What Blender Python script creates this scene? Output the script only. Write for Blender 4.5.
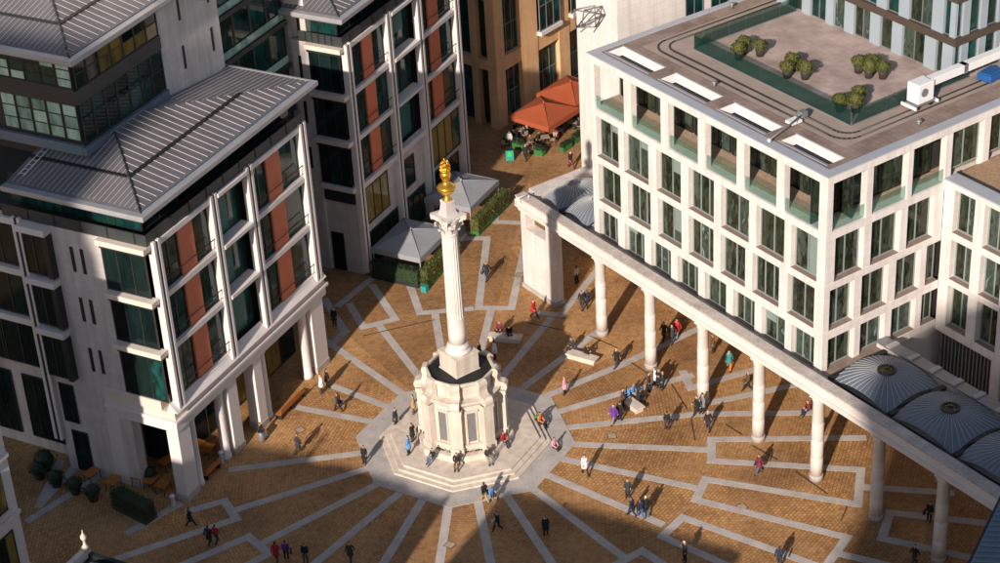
import bpy, bmesh, math, random
from mathutils import Vector, Matrix
R = math.radians
random.seed(7)
for o in list(bpy.data.objects): bpy.data.objects.remove(o)
SC = bpy.context.scene
COL = SC.collection

# ------------------------------------------------------------------ camera
CF, CPITCH, CROLL, CYAW = 2039.614, 0.545198, -0.0605198, 0.0134818
CPOS = Vector((1.608029, -121.247007, 86.831336))
_fw = Vector((math.sin(CYAW)*math.cos(CPITCH), math.cos(CYAW)*math.cos(CPITCH), -math.sin(CPITCH)))
_r0 = Vector((math.cos(CYAW), -math.sin(CYAW), 0)); _u0 = _r0.cross(_fw)
_r = math.cos(CROLL)*_r0 + math.sin(CROLL)*_u0
_u = -math.sin(CROLL)*_r0 + math.cos(CROLL)*_u0
cam = bpy.data.cameras.new('camera'); co = bpy.data.objects.new('camera', cam); COL.objects.link(co)
co.matrix_world = Matrix(((_r.x, _u.x, -_fw.x, CPOS.x), (_r.y, _u.y, -_fw.y, CPOS.y), (_r.z, _u.z, -_fw.z, CPOS.z), (0, 0, 0, 1)))
cam.sensor_width = 36.0; cam.lens = CF/1000*36; cam.clip_start = 1.0; cam.clip_end = 3000
SC.camera = co
def G(x, y, z=0.0):
    """photo pixel -> point on the horizontal plane at height z"""
    d = _fw + (x-500)/CF*_r - (y-281.5)/CF*_u
    return CPOS + d*((z-CPOS.z)/d.z)

# ------------------------------------------------------------------ world, sun, exposure
SUN_AZ, SUN_EL = 65.5, 24.0          # direction in which shadows fall, elevation
w = bpy.data.worlds.new('World'); SC.world = w; w.use_nodes = True
nt = w.node_tree; bg = nt.nodes['Background']
sky = nt.nodes.new('ShaderNodeTexSky'); sky.sky_type = 'NISHITA'; sky.sun_disc = False
sky.sun_elevation = R(SUN_EL); sky.sun_rotation = R(90-(SUN_AZ+180)); sky.altitude = 50
nt.links.new(sky.outputs[0], bg.inputs[0]); bg.inputs[1].default_value = 0.088
sd = bpy.data.lights.new('sun', 'SUN'); sd.energy = 5.0; sd.angle = R(0.9); sd.color = (1.0, 0.87, 0.755)
so = bpy.data.objects.new('sun', sd); COL.objects.link(so)
_d = Vector((math.cos(R(SUN_AZ))*math.cos(R(SUN_EL)), math.sin(R(SUN_AZ))*math.cos(R(SUN_EL)), -math.sin(R(SUN_EL))))
so.rotation_euler = _d.to_track_quat('-Z', 'Y').to_euler(); so.location = (-60, -120, 120)
SC.view_settings.view_transform = 'Standard'; SC.view_settings.look = 'None'
SC.view_settings.exposure = 0.3; SC.view_settings.gamma = 1.0

# ------------------------------------------------------------------ materials
def new_mat(name):
    m = bpy.data.materials.new(name); m.use_nodes = True
    return m, m.node_tree.nodes, m.node_tree.links, m.node_tree.nodes['Principled BSDF']
def mat(name, col, rough=0.75, var=0.12, scale=1.2, bump=0.0, metal=0.0, fine=14.0, streak=False):
    m, N, L, b = new_mat(name)
    b.inputs['Roughness'].default_value = rough; b.inputs['Metallic'].default_value = metal
    tc = N.new('ShaderNodeTexCoord'); mp = N.new('ShaderNodeMapping'); L.new(tc.outputs['Object'], mp.inputs[0])
    if streak: mp.inputs['Scale'].default_value = (1, 1, 0.12)
    n1 = N.new('ShaderNodeTexNoise'); n1.inputs['Scale'].default_value = scale; n1.inputs['Detail'].default_value = 6
    n2 = N.new('ShaderNodeTexNoise'); n2.inputs['Scale'].default_value = fine; n2.inputs['Detail'].default_value = 3
    L.new(mp.outputs[0], n1.inputs['Vector']); L.new(tc.outputs['Object'], n2.inputs['Vector'])
    mx = N.new('ShaderNodeMath'); mx.operation = 'ADD'; L.new(n1.outputs[0], mx.inputs[0]); L.new(n2.outputs[0], mx.inputs[1])
    rp = N.new('ShaderNodeValToRGB'); L.new(mx.outputs[0], rp.inputs[0])
    hs = N.new('ShaderNodeMath'); hs.operation = 'MULTIPLY'; hs.inputs[1].default_value = 0.5
    L.new(mx.outputs[0], hs.inputs[0]); L.new(hs.outputs[0], rp.inputs[0])
    rp.color_ramp.elements[0].position = 0.3; rp.color_ramp.elements[1].position = 0.7
    rp.color_ramp.elements[0].color = tuple(max(0, c*(1-var)) for c in col)+(1,)
    rp.color_ramp.elements[1].color = tuple(min(1, c*(1+var)) for c in col)+(1,)
    L.new(rp.outputs[0], b.inputs['Base Color'])
    if bump:
        bp = N.new('ShaderNodeBump'); bp.inputs['Strength'].default_value = bump; bp.inputs['Distance'].default_value = 0.02
        L.new(n2.outputs[0], bp.inputs['Height']); L.new(bp.outputs[0], b.inputs['Normal'])
    return m
def stone_mat(name, col, bw=1.1, bh=0.45, joint=0.8, rough=0.7, var=0.14, vert=True):
    """ashlar: thin joints, slab-to-slab tone, rain streaks"""
    m, N, L, b = new_mat(name); b.inputs['Roughness'].default_value = rough
    tc = N.new('ShaderNodeTexCoord')
    sp = N.new('ShaderNodeSeparateXYZ'); L.new(tc.outputs['Object'], sp.inputs[0])
    ad = N.new('ShaderNodeMath'); L.new(sp.outputs[0], ad.inputs[0]); L.new(sp.outputs[1], ad.inputs[1])
    cb = N.new('ShaderNodeCombineXYZ'); L.new(ad.outputs[0], cb.inputs[0]); L.new(sp.outputs[2], cb.inputs[1])
    br = N.new('ShaderNodeTexBrick'); L.new(cb.outputs[0], br.inputs['Vector'])
    br.inputs['Scale'].default_value = 1.0; br.inputs['Brick Width'].default_value = bw; br.inputs['Row Height'].default_value = bh
    br.inputs['Mortar Size'].default_value = 0.012; br.inputs['Mortar Smooth'].default_value = 0.2; br.inputs['Bias'].default_value = -0.1
    br.inputs['Color1'].default_value = tuple(c*(1-var*0.45) for c in col)+(1,); br.inputs['Color2'].default_value = tuple(min(1, c*(1+var*0.35)) for c in col)+(1,)
    br.inputs['Mortar'].default_value = tuple(c*joint for c in col)+(1,)
    mp = N.new('ShaderNodeMapping'); mp.inputs['Scale'].default_value = (2.2, 2.2, 0.25); L.new(tc.outputs['Object'], mp.inputs[0])
    n1 = N.new('ShaderNodeTexNoise'); n1.inputs['Scale'].default_value = 0.9; n1.inputs['Detail'].default_value = 7; L.new(mp.outputs[0], n1.inputs['Vector'])
    rp = N.new('ShaderNodeValToRGB'); L.new(n1.outputs[0], rp.inputs[0])
    rp.color_ramp.elements[0].position = 0.32; rp.color_ramp.elements[0].color = (1-var*1.5, 1-var*1.6, 1-var*1.7, 1)
    rp.color_ramp.elements[1].position = 0.62; rp.color_ramp.elements[1].color = (1, 1, 1, 1)
    mm = N.new('ShaderNodeMixRGB'); mm.blend_type = 'MULTIPLY'; mm.inputs[0].default_value = 1.0
    L.new(br.outputs[0], mm.inputs[1]); L.new(rp.outputs[0], mm.inputs[2]); L.new(mm.outputs[0], b.inputs['Base Color'])
    return m
def glass_mat(name, cols, rough=0.06, scale=0.8, spec=0.5):
    """opaque dark glazing: each pane its own tone, soft shapes of the room behind"""
    m, N, L, b = new_mat(name); b.inputs['Roughness'].default_value = rough
    b.inputs['Specular IOR Level'].default_value = spec; b.inputs['IOR'].default_value = 1.38
    oi = N.new('ShaderNodeObjectInfo'); tc = N.new('ShaderNodeTexCoord')
    mp = N.new('ShaderNodeMapping'); mp.inputs['Scale'].default_value = (2.2, 2.2, 0.9); L.new(tc.outputs['Object'], mp.inputs[0])
    cb = N.new('ShaderNodeCombineXYZ'); ml = N.new('ShaderNodeMath'); ml.operation = 'MULTIPLY'; ml.inputs[1].default_value = 50
    L.new(oi.outputs['Random'], ml.inputs[0]); L.new(ml.outputs[0], cb.inputs[2])
    av = N.new('ShaderNodeVectorMath'); L.new(mp.outputs[0], av.inputs[0]); L.new(cb.outputs[0], av.inputs[1])
    n1 = N.new('ShaderNodeTexNoise'); n1.inputs['Scale'].default_value = scale; n1.inputs['Detail'].default_value = 3; L.new(av.outputs[0], n1.inputs['Vector'])
    m1 = N.new('ShaderNodeMath'); m1.operation = 'MULTIPLY'; m1.inputs[1].default_value = 0.55; L.new(oi.outputs['Random'], m1.inputs[0])
    m2 = N.new('ShaderNodeMath'); m2.operation = 'MULTIPLY_ADD'; m2.inputs[1].default_value = 0.9; L.new(n1.outputs[0], m2.inputs[0]); L.new(m1.outputs[0], m2.inputs[2])
    m3 = N.new('ShaderNodeMath'); m3.operation = 'SUBTRACT'; m3.inputs[1].default_value = 0.2; L.new(m2.outputs[0], m3.inputs[0])
    rp = N.new('ShaderNodeValToRGB'); L.new(m3.outputs[0], rp.inputs[0])
    el = rp.color_ramp.elements
    for i, c in enumerate(cols):
        t = i/(len(cols)-1)
        e = el[0] if i == 0 else (el[-1] if i == len(cols)-1 else el.new(t))
        e.position = t; e.color = tuple(c)+(1,)
    L.new(rp.outputs[0], b.inputs['Base Color'])
    return m
def clear_glass(name, tint, dens=0.35, lo=.45):
    m, N, L, b = new_mat(name)
    b.inputs['Base Color'].default_value = tint+(1,); b.inputs['Roughness'].default_value = 0.04
    tr = N.new('ShaderNodeBsdfTransparent'); tr.inputs[0].default_value = tuple(min(1, lo+c*0.9) for c in tint)+(1,)
    mx = N.new('ShaderNodeMixShader'); mx.inputs[0].default_value = dens
    L.new(tr.outputs[0], mx.inputs[1]); L.new(b.outputs[0], mx.inputs[2])
    L.new(mx.outputs[0], N['Material Output'].inputs[0])
    return m
def paving_mat():
    m, N, L, b = new_mat('brick_paving'); b.inputs['Roughness'].default_value = 0.8
    tc = N.new('ShaderNodeTexCoord'); sp = N.new('ShaderNodeSeparateXYZ'); L.new(tc.outputs['Object'], sp.inputs[0])
    at = N.new('ShaderNodeMath'); at.operation = 'ARCTAN2'; L.new(sp.outputs[1], at.inputs[0]); L.new(sp.outputs[0], at.inputs[1])
    sn = N.new('ShaderNodeMath'); sn.operation = 'SNAP'; sn.inputs[1].default_value = 2*math.pi/18; L.new(at.outputs[0], sn.inputs[0])
    ng = N.new('ShaderNodeMath'); ng.operation = 'MULTIPLY'; ng.inputs[1].default_value = -1; L.new(sn.outputs[0], ng.inputs[0])
    vr = N.new('ShaderNodeVectorRotate'); vr.rotation_type = 'Z_AXIS'; L.new(tc.outputs['Object'], vr.inputs[0]); L.new(ng.outputs[0], vr.inputs['Angle'])
    s2 = N.new('ShaderNodeSeparateXYZ'); L.new(vr.outputs[0], s2.inputs[0])
    cb = N.new('ShaderNodeCombineXYZ'); L.new(s2.outputs[1], cb.inputs[0]); L.new(s2.outputs[0], cb.inputs[1])
    br = N.new('ShaderNodeTexBrick'); L.new(cb.outputs[0], br.inputs['Vector']); br.inputs['Scale'].default_value = 1
    br.inputs['Brick Width'].default_value = 0.34; br.inputs['Row Height'].default_value = 0.25; br.inputs['Mortar Size'].default_value = 0.03
    br.inputs['Mortar Smooth'].default_value = 0.6; br.inputs['Bias'].default_value = -0.25
    br.inputs['Color1'].default_value = (0.575, 0.325, 0.118, 1); br.inputs['Color2'].default_value = (0.37, 0.195, 0.07, 1); br.inputs['Mortar'].default_value = (0.22, 0.12, 0.052, 1)
    n1 = N.new('ShaderNodeTexNoise'); n1.inputs['Scale'].default_value = 0.16; n1.inputs['Detail'].default_value = 6; L.new(tc.outputs['Object'], n1.inputs['Vector'])
    rp = N.new('ShaderNodeValToRGB'); L.new(n1.outputs[0], rp.inputs[0])
    rp.color_ramp.elements[0].position = 0.35; rp.color_ramp.elements[0].color = (0.66, 0.6, 0.58, 1)
    rp.color_ramp.elements[1].position = 0.65; rp.color_ramp.elements[1].color = (1.12, 1.08, 1.05, 1)
    n4 = N.new('ShaderNodeTexNoise'); n4.inputs['Scale'].default_value = 0.11; n4.inputs['Detail'].default_value = 2; L.new(tc.outputs['Object'], n4.inputs['Vector'])
    r4 = N.new('ShaderNodeValToRGB'); r4.color_ramp.elements[0].position = .4; r4.color_ramp.elements[1].position = .6; L.new(n4.outputs[0], r4.inputs[0])
    m4 = N.new('ShaderNodeMixRGB'); m4.inputs[1].default_value = (0.48, 0.28, 0.12, 1); L.new(br.outputs[0], m4.inputs[2])
    f4 = N.new('ShaderNodeMath'); f4.operation = 'MULTIPLY_ADD'; f4.inputs[1].default_value = .6; f4.inputs[2].default_value = .4; L.new(r4.outputs[0], f4.inputs[0]); L.new(f4.outputs[0], m4.inputs[0])
    mm = N.new('ShaderNodeMixRGB'); mm.blend_type = 'MULTIPLY'; mm.inputs[0].default_value = 1.0; L.new(m4.outputs[0], mm.inputs[1]); L.new(rp.outputs[0], mm.inputs[2])
    n3 = N.new('ShaderNodeTexNoise'); n3.inputs['Scale'].default_value = 2.4; n3.inputs['Detail'].default_value = 5; L.new(tc.outputs['Object'], n3.inputs['Vector'])
    rp3 = N.new('ShaderNodeValToRGB'); L.new(n3.outputs[0], rp3.inputs[0])
    rp3.color_ramp.elements[0].position = 0.34; rp3.color_ramp.elements[0].color = (0.74, 0.7, 0.68, 1); rp3.color_ramp.elements[1].position = 0.56; rp3.color_ramp.elements[1].color = (1, 1, 1, 1)
    m5 = N.new('ShaderNodeMixRGB'); m5.blend_type = 'MULTIPLY'; m5.inputs[0].default_value = 1.0; L.new(mm.outputs[0], m5.inputs[1]); L.new(rp3.outputs[0], m5.inputs[2])
    wn = N.new('ShaderNodeTexWhiteNoise'); wn.noise_dimensions = '1D'; L.new(sn.outputs[0], wn.inputs['W'])
    r6 = N.new('ShaderNodeValToRGB'); L.new(wn.outputs['Value'], r6.inputs[0]); r6.color_ramp.elements[0].color = (.76,.74,.73,1); r6.color_ramp.elements[1].color = (1.12,1.13,1.16,1)
    m6 = N.new('ShaderNodeMixRGB'); m6.blend_type = 'MULTIPLY'; m6.inputs[0].default_value = 1.0; L.new(m5.outputs[0], m6.inputs[1]); L.new(r6.outputs[0], m6.inputs[2])
    n7 = N.new('ShaderNodeTexNoise'); n7.inputs['Scale'].default_value = 0.5; n7.inputs['Detail'].default_value = 8; n7.inputs['Roughness'].default_value = .7; L.new(tc.outputs['Object'], n7.inputs['Vector'])
    r7 = N.new('ShaderNodeValToRGB'); L.new(n7.outputs[0], r7.inputs[0]); r7.color_ramp.elements[0].position = .52; r7.color_ramp.elements[1].position = .75; r7.color_ramp.elements[1].color = (.5,.5,.5,1); r7.color_ramp.elements[0].color = (0,0,0,1)
    m7 = N.new('ShaderNodeMixRGB'); m7.inputs[2].default_value = (0.42,0.27,0.15,1); L.new(r7.outputs[0], m7.inputs[0]); L.new(m6.outputs[0], m7.inputs[1])
    L.new(m7.outputs[0], b.inputs['Base Color'])
    bp = N.new('ShaderNodeBump'); bp.inputs['Strength'].default_value = 0.5; bp.inputs['Distance'].default_value = 0.02; bp.invert = True
    L.new(br.outputs['Fac'], bp.inputs['Height']); L.new(bp.outputs[0], b.inputs['Normal'])
    return m
def leaf_mat(name, a, c):
    m, N, L, b = new_mat(name); b.inputs['Roughness'].default_value = 0.6
    g = N.new('ShaderNodeNewGeometry'); rp = N.new('ShaderNodeValToRGB'); L.new(g.outputs['Random Per Island'], rp.inputs[0])
    rp.color_ramp.elements[0].color = a+(1,); rp.color_ramp.elements[1].color = c+(1,); L.new(rp.outputs[0], b.inputs['Base Color'])
    return m

def tile_mat(name, col, bw, bh, joint=.75, var=.2):
    m, N, L, b = new_mat(name); b.inputs['Roughness'].default_value = .85
    tc = N.new('ShaderNodeTexCoord'); br = N.new('ShaderNodeTexBrick'); L.new(tc.outputs['Object'], br.inputs['Vector']); br.inputs['Scale'].default_value = 1
    br.offset = 0; br.inputs['Brick Width'].default_value = bw; br.inputs['Row Height'].default_value = bh; br.inputs['Mortar Size'].default_value = .018; br.inputs['Bias'].default_value = 0
    br.inputs['Color1'].default_value = tuple(c*(1-var*.5) for c in col)+(1,); br.inputs['Color2'].default_value = tuple(c*(1+var*.4) for c in col)+(1,); br.inputs['Mortar'].default_value = tuple(c*joint for c in col)+(1,)
    n1 = N.new('ShaderNodeTexNoise'); n1.inputs['Scale'].default_value = .45; n1.inputs['Detail'].default_value = 8; n1.inputs['Roughness'].default_value = .65; L.new(tc.outputs['Object'], n1.inputs['Vector'])
    rp = N.new('ShaderNodeValToRGB'); L.new(n1.outputs[0], rp.inputs[0]); rp.color_ramp.elements[0].position = .35; rp.color_ramp.elements[0].color = (.66,.62,.6,1); rp.color_ramp.elements[1].position = .62; rp.color_ramp.elements[1].color = (1.05,1.05,1.05,1)
    mm = N.new('ShaderNodeMixRGB'); mm.blend_type = 'MULTIPLY'; mm.inputs[0].default_value = 1; L.new(br.outputs[0], mm.inputs[1]); L.new(rp.outputs[0], mm.inputs[2]); L.new(mm.outputs[0], b.inputs['Base Color'])
    return m
M = {}
M['white'] = stone_mat('white_stone', (0.74, 0.69, 0.655), 1.3, 0.62, 0.74, var=.1)
M['white_plain'] = mat('white_stone_plain', (0.68, 0.625, 0.585), 0.7, 0.13, 0.8, 0.05, streak=True)
M['monument'] = stone_mat('monument_stone', (0.68, 0.60, 0.51), 1.2, 0.42, 0.84)
M['column'] = stone_mat('column_stone', (0.72, 0.66, 0.61), 60, 1.5, 0.72, 0.65, 0.12)
M['grey_stone'] = stone_mat('grey_limestone', (0.62, 0.565, 0.545), 1.5, 0.6, 0.82)
M['trim'] = mat('pale_trim_stone', (0.68, 0.625, 0.60), 0.65, 0.1, 0.9, streak=True)
M['cream'] = mat('cream_band_stone', (0.66, 0.57, 0.49), 0.65, 0.08, 0.9)
M['terracotta'] = mat('terracotta_panel', (0.62, 0.175, 0.085), 0.7, 0.1, 1.5, 0.1)
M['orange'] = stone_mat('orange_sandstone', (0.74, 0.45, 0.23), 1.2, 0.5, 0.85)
M['dark_metal'] = mat('dark_metal', (0.018, 0.022, 0.022), 0.45, 0.3, 2)
M['grey_metal'] = mat('grey_metal', (0.22, 0.225, 0.235), 0.45, 0.15, 1.5, metal=0.3)
M['roof_zinc'] = mat('zinc_roof', (0.135, 0.125, 0.135), 0.5, 0.25, 0.5, 0.05)
M['seam'] = mat('zinc_seam', (0.55, 0.53, 0.53), 0.45, 0.1, 1)
M['eave'] = mat('eave_metal', (0.36, 0.355, 0.365), 0.42, 0.16, 0.8, metal=0.2)
M['lead'] = mat('lead_roof', (0.11, 0.15, 0.19), 0.5, 0.15, 0.8)
M['lead_seam'] = mat('lead_seam', (0.20, 0.25, 0.29), 0.5, 0.1, 1)
M['vault'] = mat('vault_zinc', (0.13, 0.16, 0.20), 0.5, 0.18, 0.7)
M['vault_seam'] = mat('vault_seam', (0.42, 0.42, 0.42), 0.45, 0.1, 1)
M['black_roof'] = mat('black_lead', (0.012, 0.014, 0.014), 0.6, 0.3, 2)
M['deck'] = tile_mat('roof_paving', (0.29, 0.215, 0.18), .5, .25, .6)
M['terrace'] = tile_mat('terrace_stone', (0.44, 0.345, 0.31), .6, .6, .85, .12)
M['flash'] = mat('edge_flashing', (0.36, 0.38, 0.42), 0.5, 0.12, 0.6)
M['wood'] = mat('wood_deck', (0.40, 0.29, 0.21), 0.75, 0.3, 2, streak=False)
M['orange_wood'] = mat('varnished_wood', (0.45, 0.16, 0.03), 0.5, 0.2, 3)
M['gold'] = mat('gilding', (0.95, 0.50, 0.06), 0.28, 0.12, 3, metal=0.85)
M['granite'] = mat('granite_band', (0.43, 0.395, 0.37), 0.8, 0.28, 1.0, 0.1, fine=9)
M['paving'] = paving_mat()
M['brown_metal'] = mat('drain_iron', (.05,.04,.032), .7, .3, 3)
M['canopy'] = mat('grey_canvas', (0.27, 0.28, 0.30), 0.85, 0.08, 1)
M['umbrella'] = mat('orange_canvas', (0.34, 0.072, 0.024), 0.85, 0.1, 1.2)
M['fin'] = mat('pale_blue_panel', (0.29, 0.345, 0.385), 0.5, 0.08, 0.7)
M['bmu'] = mat('white_paint', (0.74, 0.74, 0.74), 0.45, 0.06, 2)
M['pot'] = mat('dark_pot', (0.04, 0.035, 0.035), 0.5, 0.2, 3)
M['leaf'] = leaf_mat('hedge_leaf', (0.035, 0.055, 0.01), (0.12, 0.125, 0.025))
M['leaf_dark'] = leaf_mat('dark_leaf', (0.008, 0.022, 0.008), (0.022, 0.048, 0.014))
M['leaf_top'] = leaf_mat('topiary_leaf', (0.03, 0.042, 0.006), (0.105, 0.105, 0.014))
M['planter_green'] = mat('green_planter', (0.03, 0.16, 0.035), 0.6, 0.1, 2)
M['turquoise'] = mat('turquoise_paint', (0.02, 0.3, 0.28), 0.4, 0.2, 3)
M['brick'] = stone_mat('red_brick', (0.30, 0.14, 0.09), 0.4, 0.15, 0.7)
M['soil_wall'] = mat('interior_dark', (0.03, 0.026, 0.022), 0.8, 0.4, 0.6)
M['blue_tarp'] = mat('blue_sheet', (0.015, 0.09, 0.28), 0.5, 0.1, 2)
M['glass_w'] = glass_mat('window_glass', [(0.004, 0.007, 0.006), (0.012, 0.018, 0.013), (0.035, 0.05, 0.026), (0.012, 0.012, 0.009), (0.06, 0.08, 0.06), (0.022, 0.04, 0.034), (0.32, 0.40, 0.36)], scale=1.1)
M['glass_t'] = glass_mat('teal_glass', [(0.005, 0.011, 0.01), (0.006, 0.02, 0.018), (0.007, 0.05, 0.045), (0.009, 0.018, 0.016), (0.012, 0.085, 0.076), (0.05, 0.03, 0.014)])
M['glass_d'] = glass_mat('dark_glass', [(0.003, 0.006, 0.006), (0.005, 0.012, 0.012), (0.009, 0.022, 0.02), (0.01, 0.009, 0.006)], spec=0.35)
M['glass_y'] = glass_mat('amber_glass', [(0.05, 0.035, 0.012), (0.16, 0.11, 0.03), (0.26, 0.19, 0.05), (0.08, 0.06, 0.025)])
M['glass_m'] = glass_mat('mint_blind_glass', [(0.03, 0.07, 0.055), (0.16, 0.28, 0.23), (0.34, 0.50, 0.42), (0.46, 0.62, 0.53)])
M['glass_green'] = clear_glass('green_balustrade_glass', (0.01, 0.08, 0.06), 0.2, .62)
M['glass_clear'] = clear_glass('clear_balustrade_glass', (0.08, 0.18, 0.15), 0.14, .78)
M['coping'] = mat('stained_coping', (.46,.41,.37), .8, .35, .9, .1, fine=5)
M['frame_pale'] = mat('pale_window_frame', (0.24, 0.27, 0.26), .4, .1, 1)
M['curtain'] = mat('curtain', (0.015, 0.12, 0.11), 0.5, 0.6, 4)

# ------------------------------------------------------------------ mesh builder
class MB:
    def __init__(s): s.v = []; s.f = []; s.m = []; s.smooth = []
    def add(s, vs, fs, mi=0, sm=False):
        b = len(s.v); s.v += [tuple(x) for x in vs]
        for f in fs: s.f.append(tuple(b+i for i in f)); s.m.append(mi); s.smooth.append(sm)
        return s
    def box(s, x0, x1, y0, y1, z0, z1, mi=0):
        if x1 < x0: x0, x1 = x1, x0
        if y1 < y0: y0, y1 = y1, y0
        if z1 < z0: z0, z1 = z1, z0
        return s.add([(x0,y0,z0),(x1,y0,z0),(x1,y1,z0),(x0,y1,z0),(x0,y0,z1),(x1,y0,z1),(x1,y1,z1),(x0,y1,z1)],
                     [(3,2,1,0),(4,5,6,7),(0,1,5,4),(1,2,6,5),(2,3,7,6),(3,0,4,7)], mi)
    def prism(s, pts, z0, z1, mi=0):
        n = len(pts)
        return s.add([(p[0],p[1],z0) for p in pts]+[(p[0],p[1],z1) for p in pts],
                     [tuple(range(n-1,-1,-1)), tuple(range(n,2*n))]+[(i,(i+1)%n,(i+1)%n+n,i+n) for i in range(n)], mi)
    def frustum(s, p0, z0, p1, z1, mi=0, cap=True, sm=False):
        n = len(p0)
        fs = [(i,(i+1)%n,(i+1)%n+n,i+n) for i in range(n)]
        if cap: fs += [tuple(range(n-1,-1,-1)), tuple(range(n,2*n))]
        return s.add([(p[0],p[1],z0) for p in p0]+[(p[0],p[1],z1) for p in p1], fs, mi, sm)
    def lathe(s, prof, n=24, cx=0, cy=0, mi=0, sm=True, mod=None):
        vs = []; fs = []
        for k, (r, z) in enumerate(prof):
            for i in range(n):
                a = 2*math.pi*i/n; rr = r*(mod(a, z) if mod else 1)
                vs.append((cx+rr*math.cos(a), cy+rr*math.sin(a), z))
        for k in range(len(prof)-1):
            for i in range(n):
                j = (i+1) % n; fs.append((k*n+i, k*n+j, (k+1)*n+j, (k+1)*n+i))
        s.add(vs, fs, mi, sm); b = len(s.v)-len(vs)
        s.f.append(tuple(b+i for i in range(n-1,-1,-1))); s.m.append(mi); s.smooth.append(False)
        s.f.append(tuple(b+(len(prof)-1)*n+i for i in range(n))); s.m.append(mi); s.smooth.append(False)
        return s
    def tube(s, p, q, r, r2=None, n=6, mi=0, sm=True):
        p = Vector(p); q = Vector(q); r2 = r if r2 is None else r2
        d = (q-p)
        if d.length < 1e-6: return s
        d.normalize(); a = d.cross(Vector((0,0,1)) if abs(d.z) < 0.9 else Vector((1,0,0))).normalized(); b = d.cross(a)
        vs = []
        for c, rr in ((p, r), (q, r2)):
            for i in range(n):
                t = 2*math.pi*i/n; vs.append(c+(a*math.cos(t)+b*math.sin(t))*rr)
        return s.add(vs, [(i,(i+1)%n,(i+1)%n+n,i+n) for i in range(n)]+[tuple(range(n-1,-1,-1)), tuple(range(n,2*n))], mi, sm)
    def fb(s, pl, a0, a1, d0, d1, z0, z1, mi=0):
        """facade box: pl 'u' = wall u=0 running along v; pl 'v' = wall v=0 running along u; d inward"""
        return s.box(d0, d1, a0, a1, z0, z1, mi) if pl == 'u' else s.box(a0, a1, d0, d1, z0, z1, mi)
    def mesh(s, name, mats):
        me = bpy.data.meshes.new(name); me.from_pydata(s.v, [], s.f)
        for m in (mats if isinstance(mats, (list, tuple)) else [mats]): me.materials.append(m)
        me.polygons.foreach_set('material_index', s.m); me.polygons.foreach_set('use_smooth', s.smooth)
        bm = bmesh.new(); bm.from_mesh(me); bmesh.ops.recalc_face_normals(bm, faces=bm.faces[:]); bm.to_mesh(me); bm.free()
        me.update(); return me
    def build(s, name, mats, parent=None, loc=None, rz=0.0, bevel=0.0):
        me = s.mesh(name, mats)
        return put(name, me, parent, loc, rz, bevel)
def put(name, me, parent=None, loc=None, rz=0.0, bevel=0.0):
    o = bpy.data.objects.new(name, me); COL.objects.link(o); o.parent = parent
    if loc is not None: o.location = loc
    o.rotation_euler[2] = rz
    if bevel:
        b = o.modifiers.new('bevel', 'BEVEL'); b.width = bevel; b.segments = 2; b.limit_method = 'ANGLE'
    return o
def empty(name, loc, rz, label, cat, group=None):
    o = bpy.data.objects.new(name, None); COL.objects.link(o); o.location = loc; o.rotation_euler[2] = rz
    o.empty_display_size = 0.3
    return tag(o, label, cat, group)
def tag(o, label, cat, group=None):
    o['label'] = label; o['category'] = cat
    if group: o['group'] = group
    return o
def stuff(o): o['kind'] = 'stuff'; return o
def copy_tree(o, parent=None):
    c = o.copy(); COL.objects.link(c); c.parent = parent
    for ch in list(o.children): copy_tree(ch, c)
    return c
def ngon(r, n, ph, cx=0, cy=0): return [(cx+r*math.cos(ph+2*math.pi*i/n), cy+r*math.sin(ph+2*math.pi*i/n)) for i in range(n)]
def leaves(mb, pts, size, rng, mi=0):
    for p, nrm in pts:
        nrm = (Vector(nrm)+Vector((rng.uniform(-.8,.8), rng.uniform(-.8,.8), rng.uniform(-.5,.9)))).normalized()
        a = nrm.cross(Vector((rng.uniform(-1,1), rng.uniform(-1,1), rng.uniform(-1,1)))).normalized(); b = nrm.cross(a)
        s = size*rng.uniform(.6, 1.3); p = Vector(p)
        mb.add([p-a*s*.5, p-b*s*.3+nrm*s*.1, p+a*s*.6, p+b*s*.3+nrm*s*.1], [(0,1,2,3)], mi)

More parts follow.
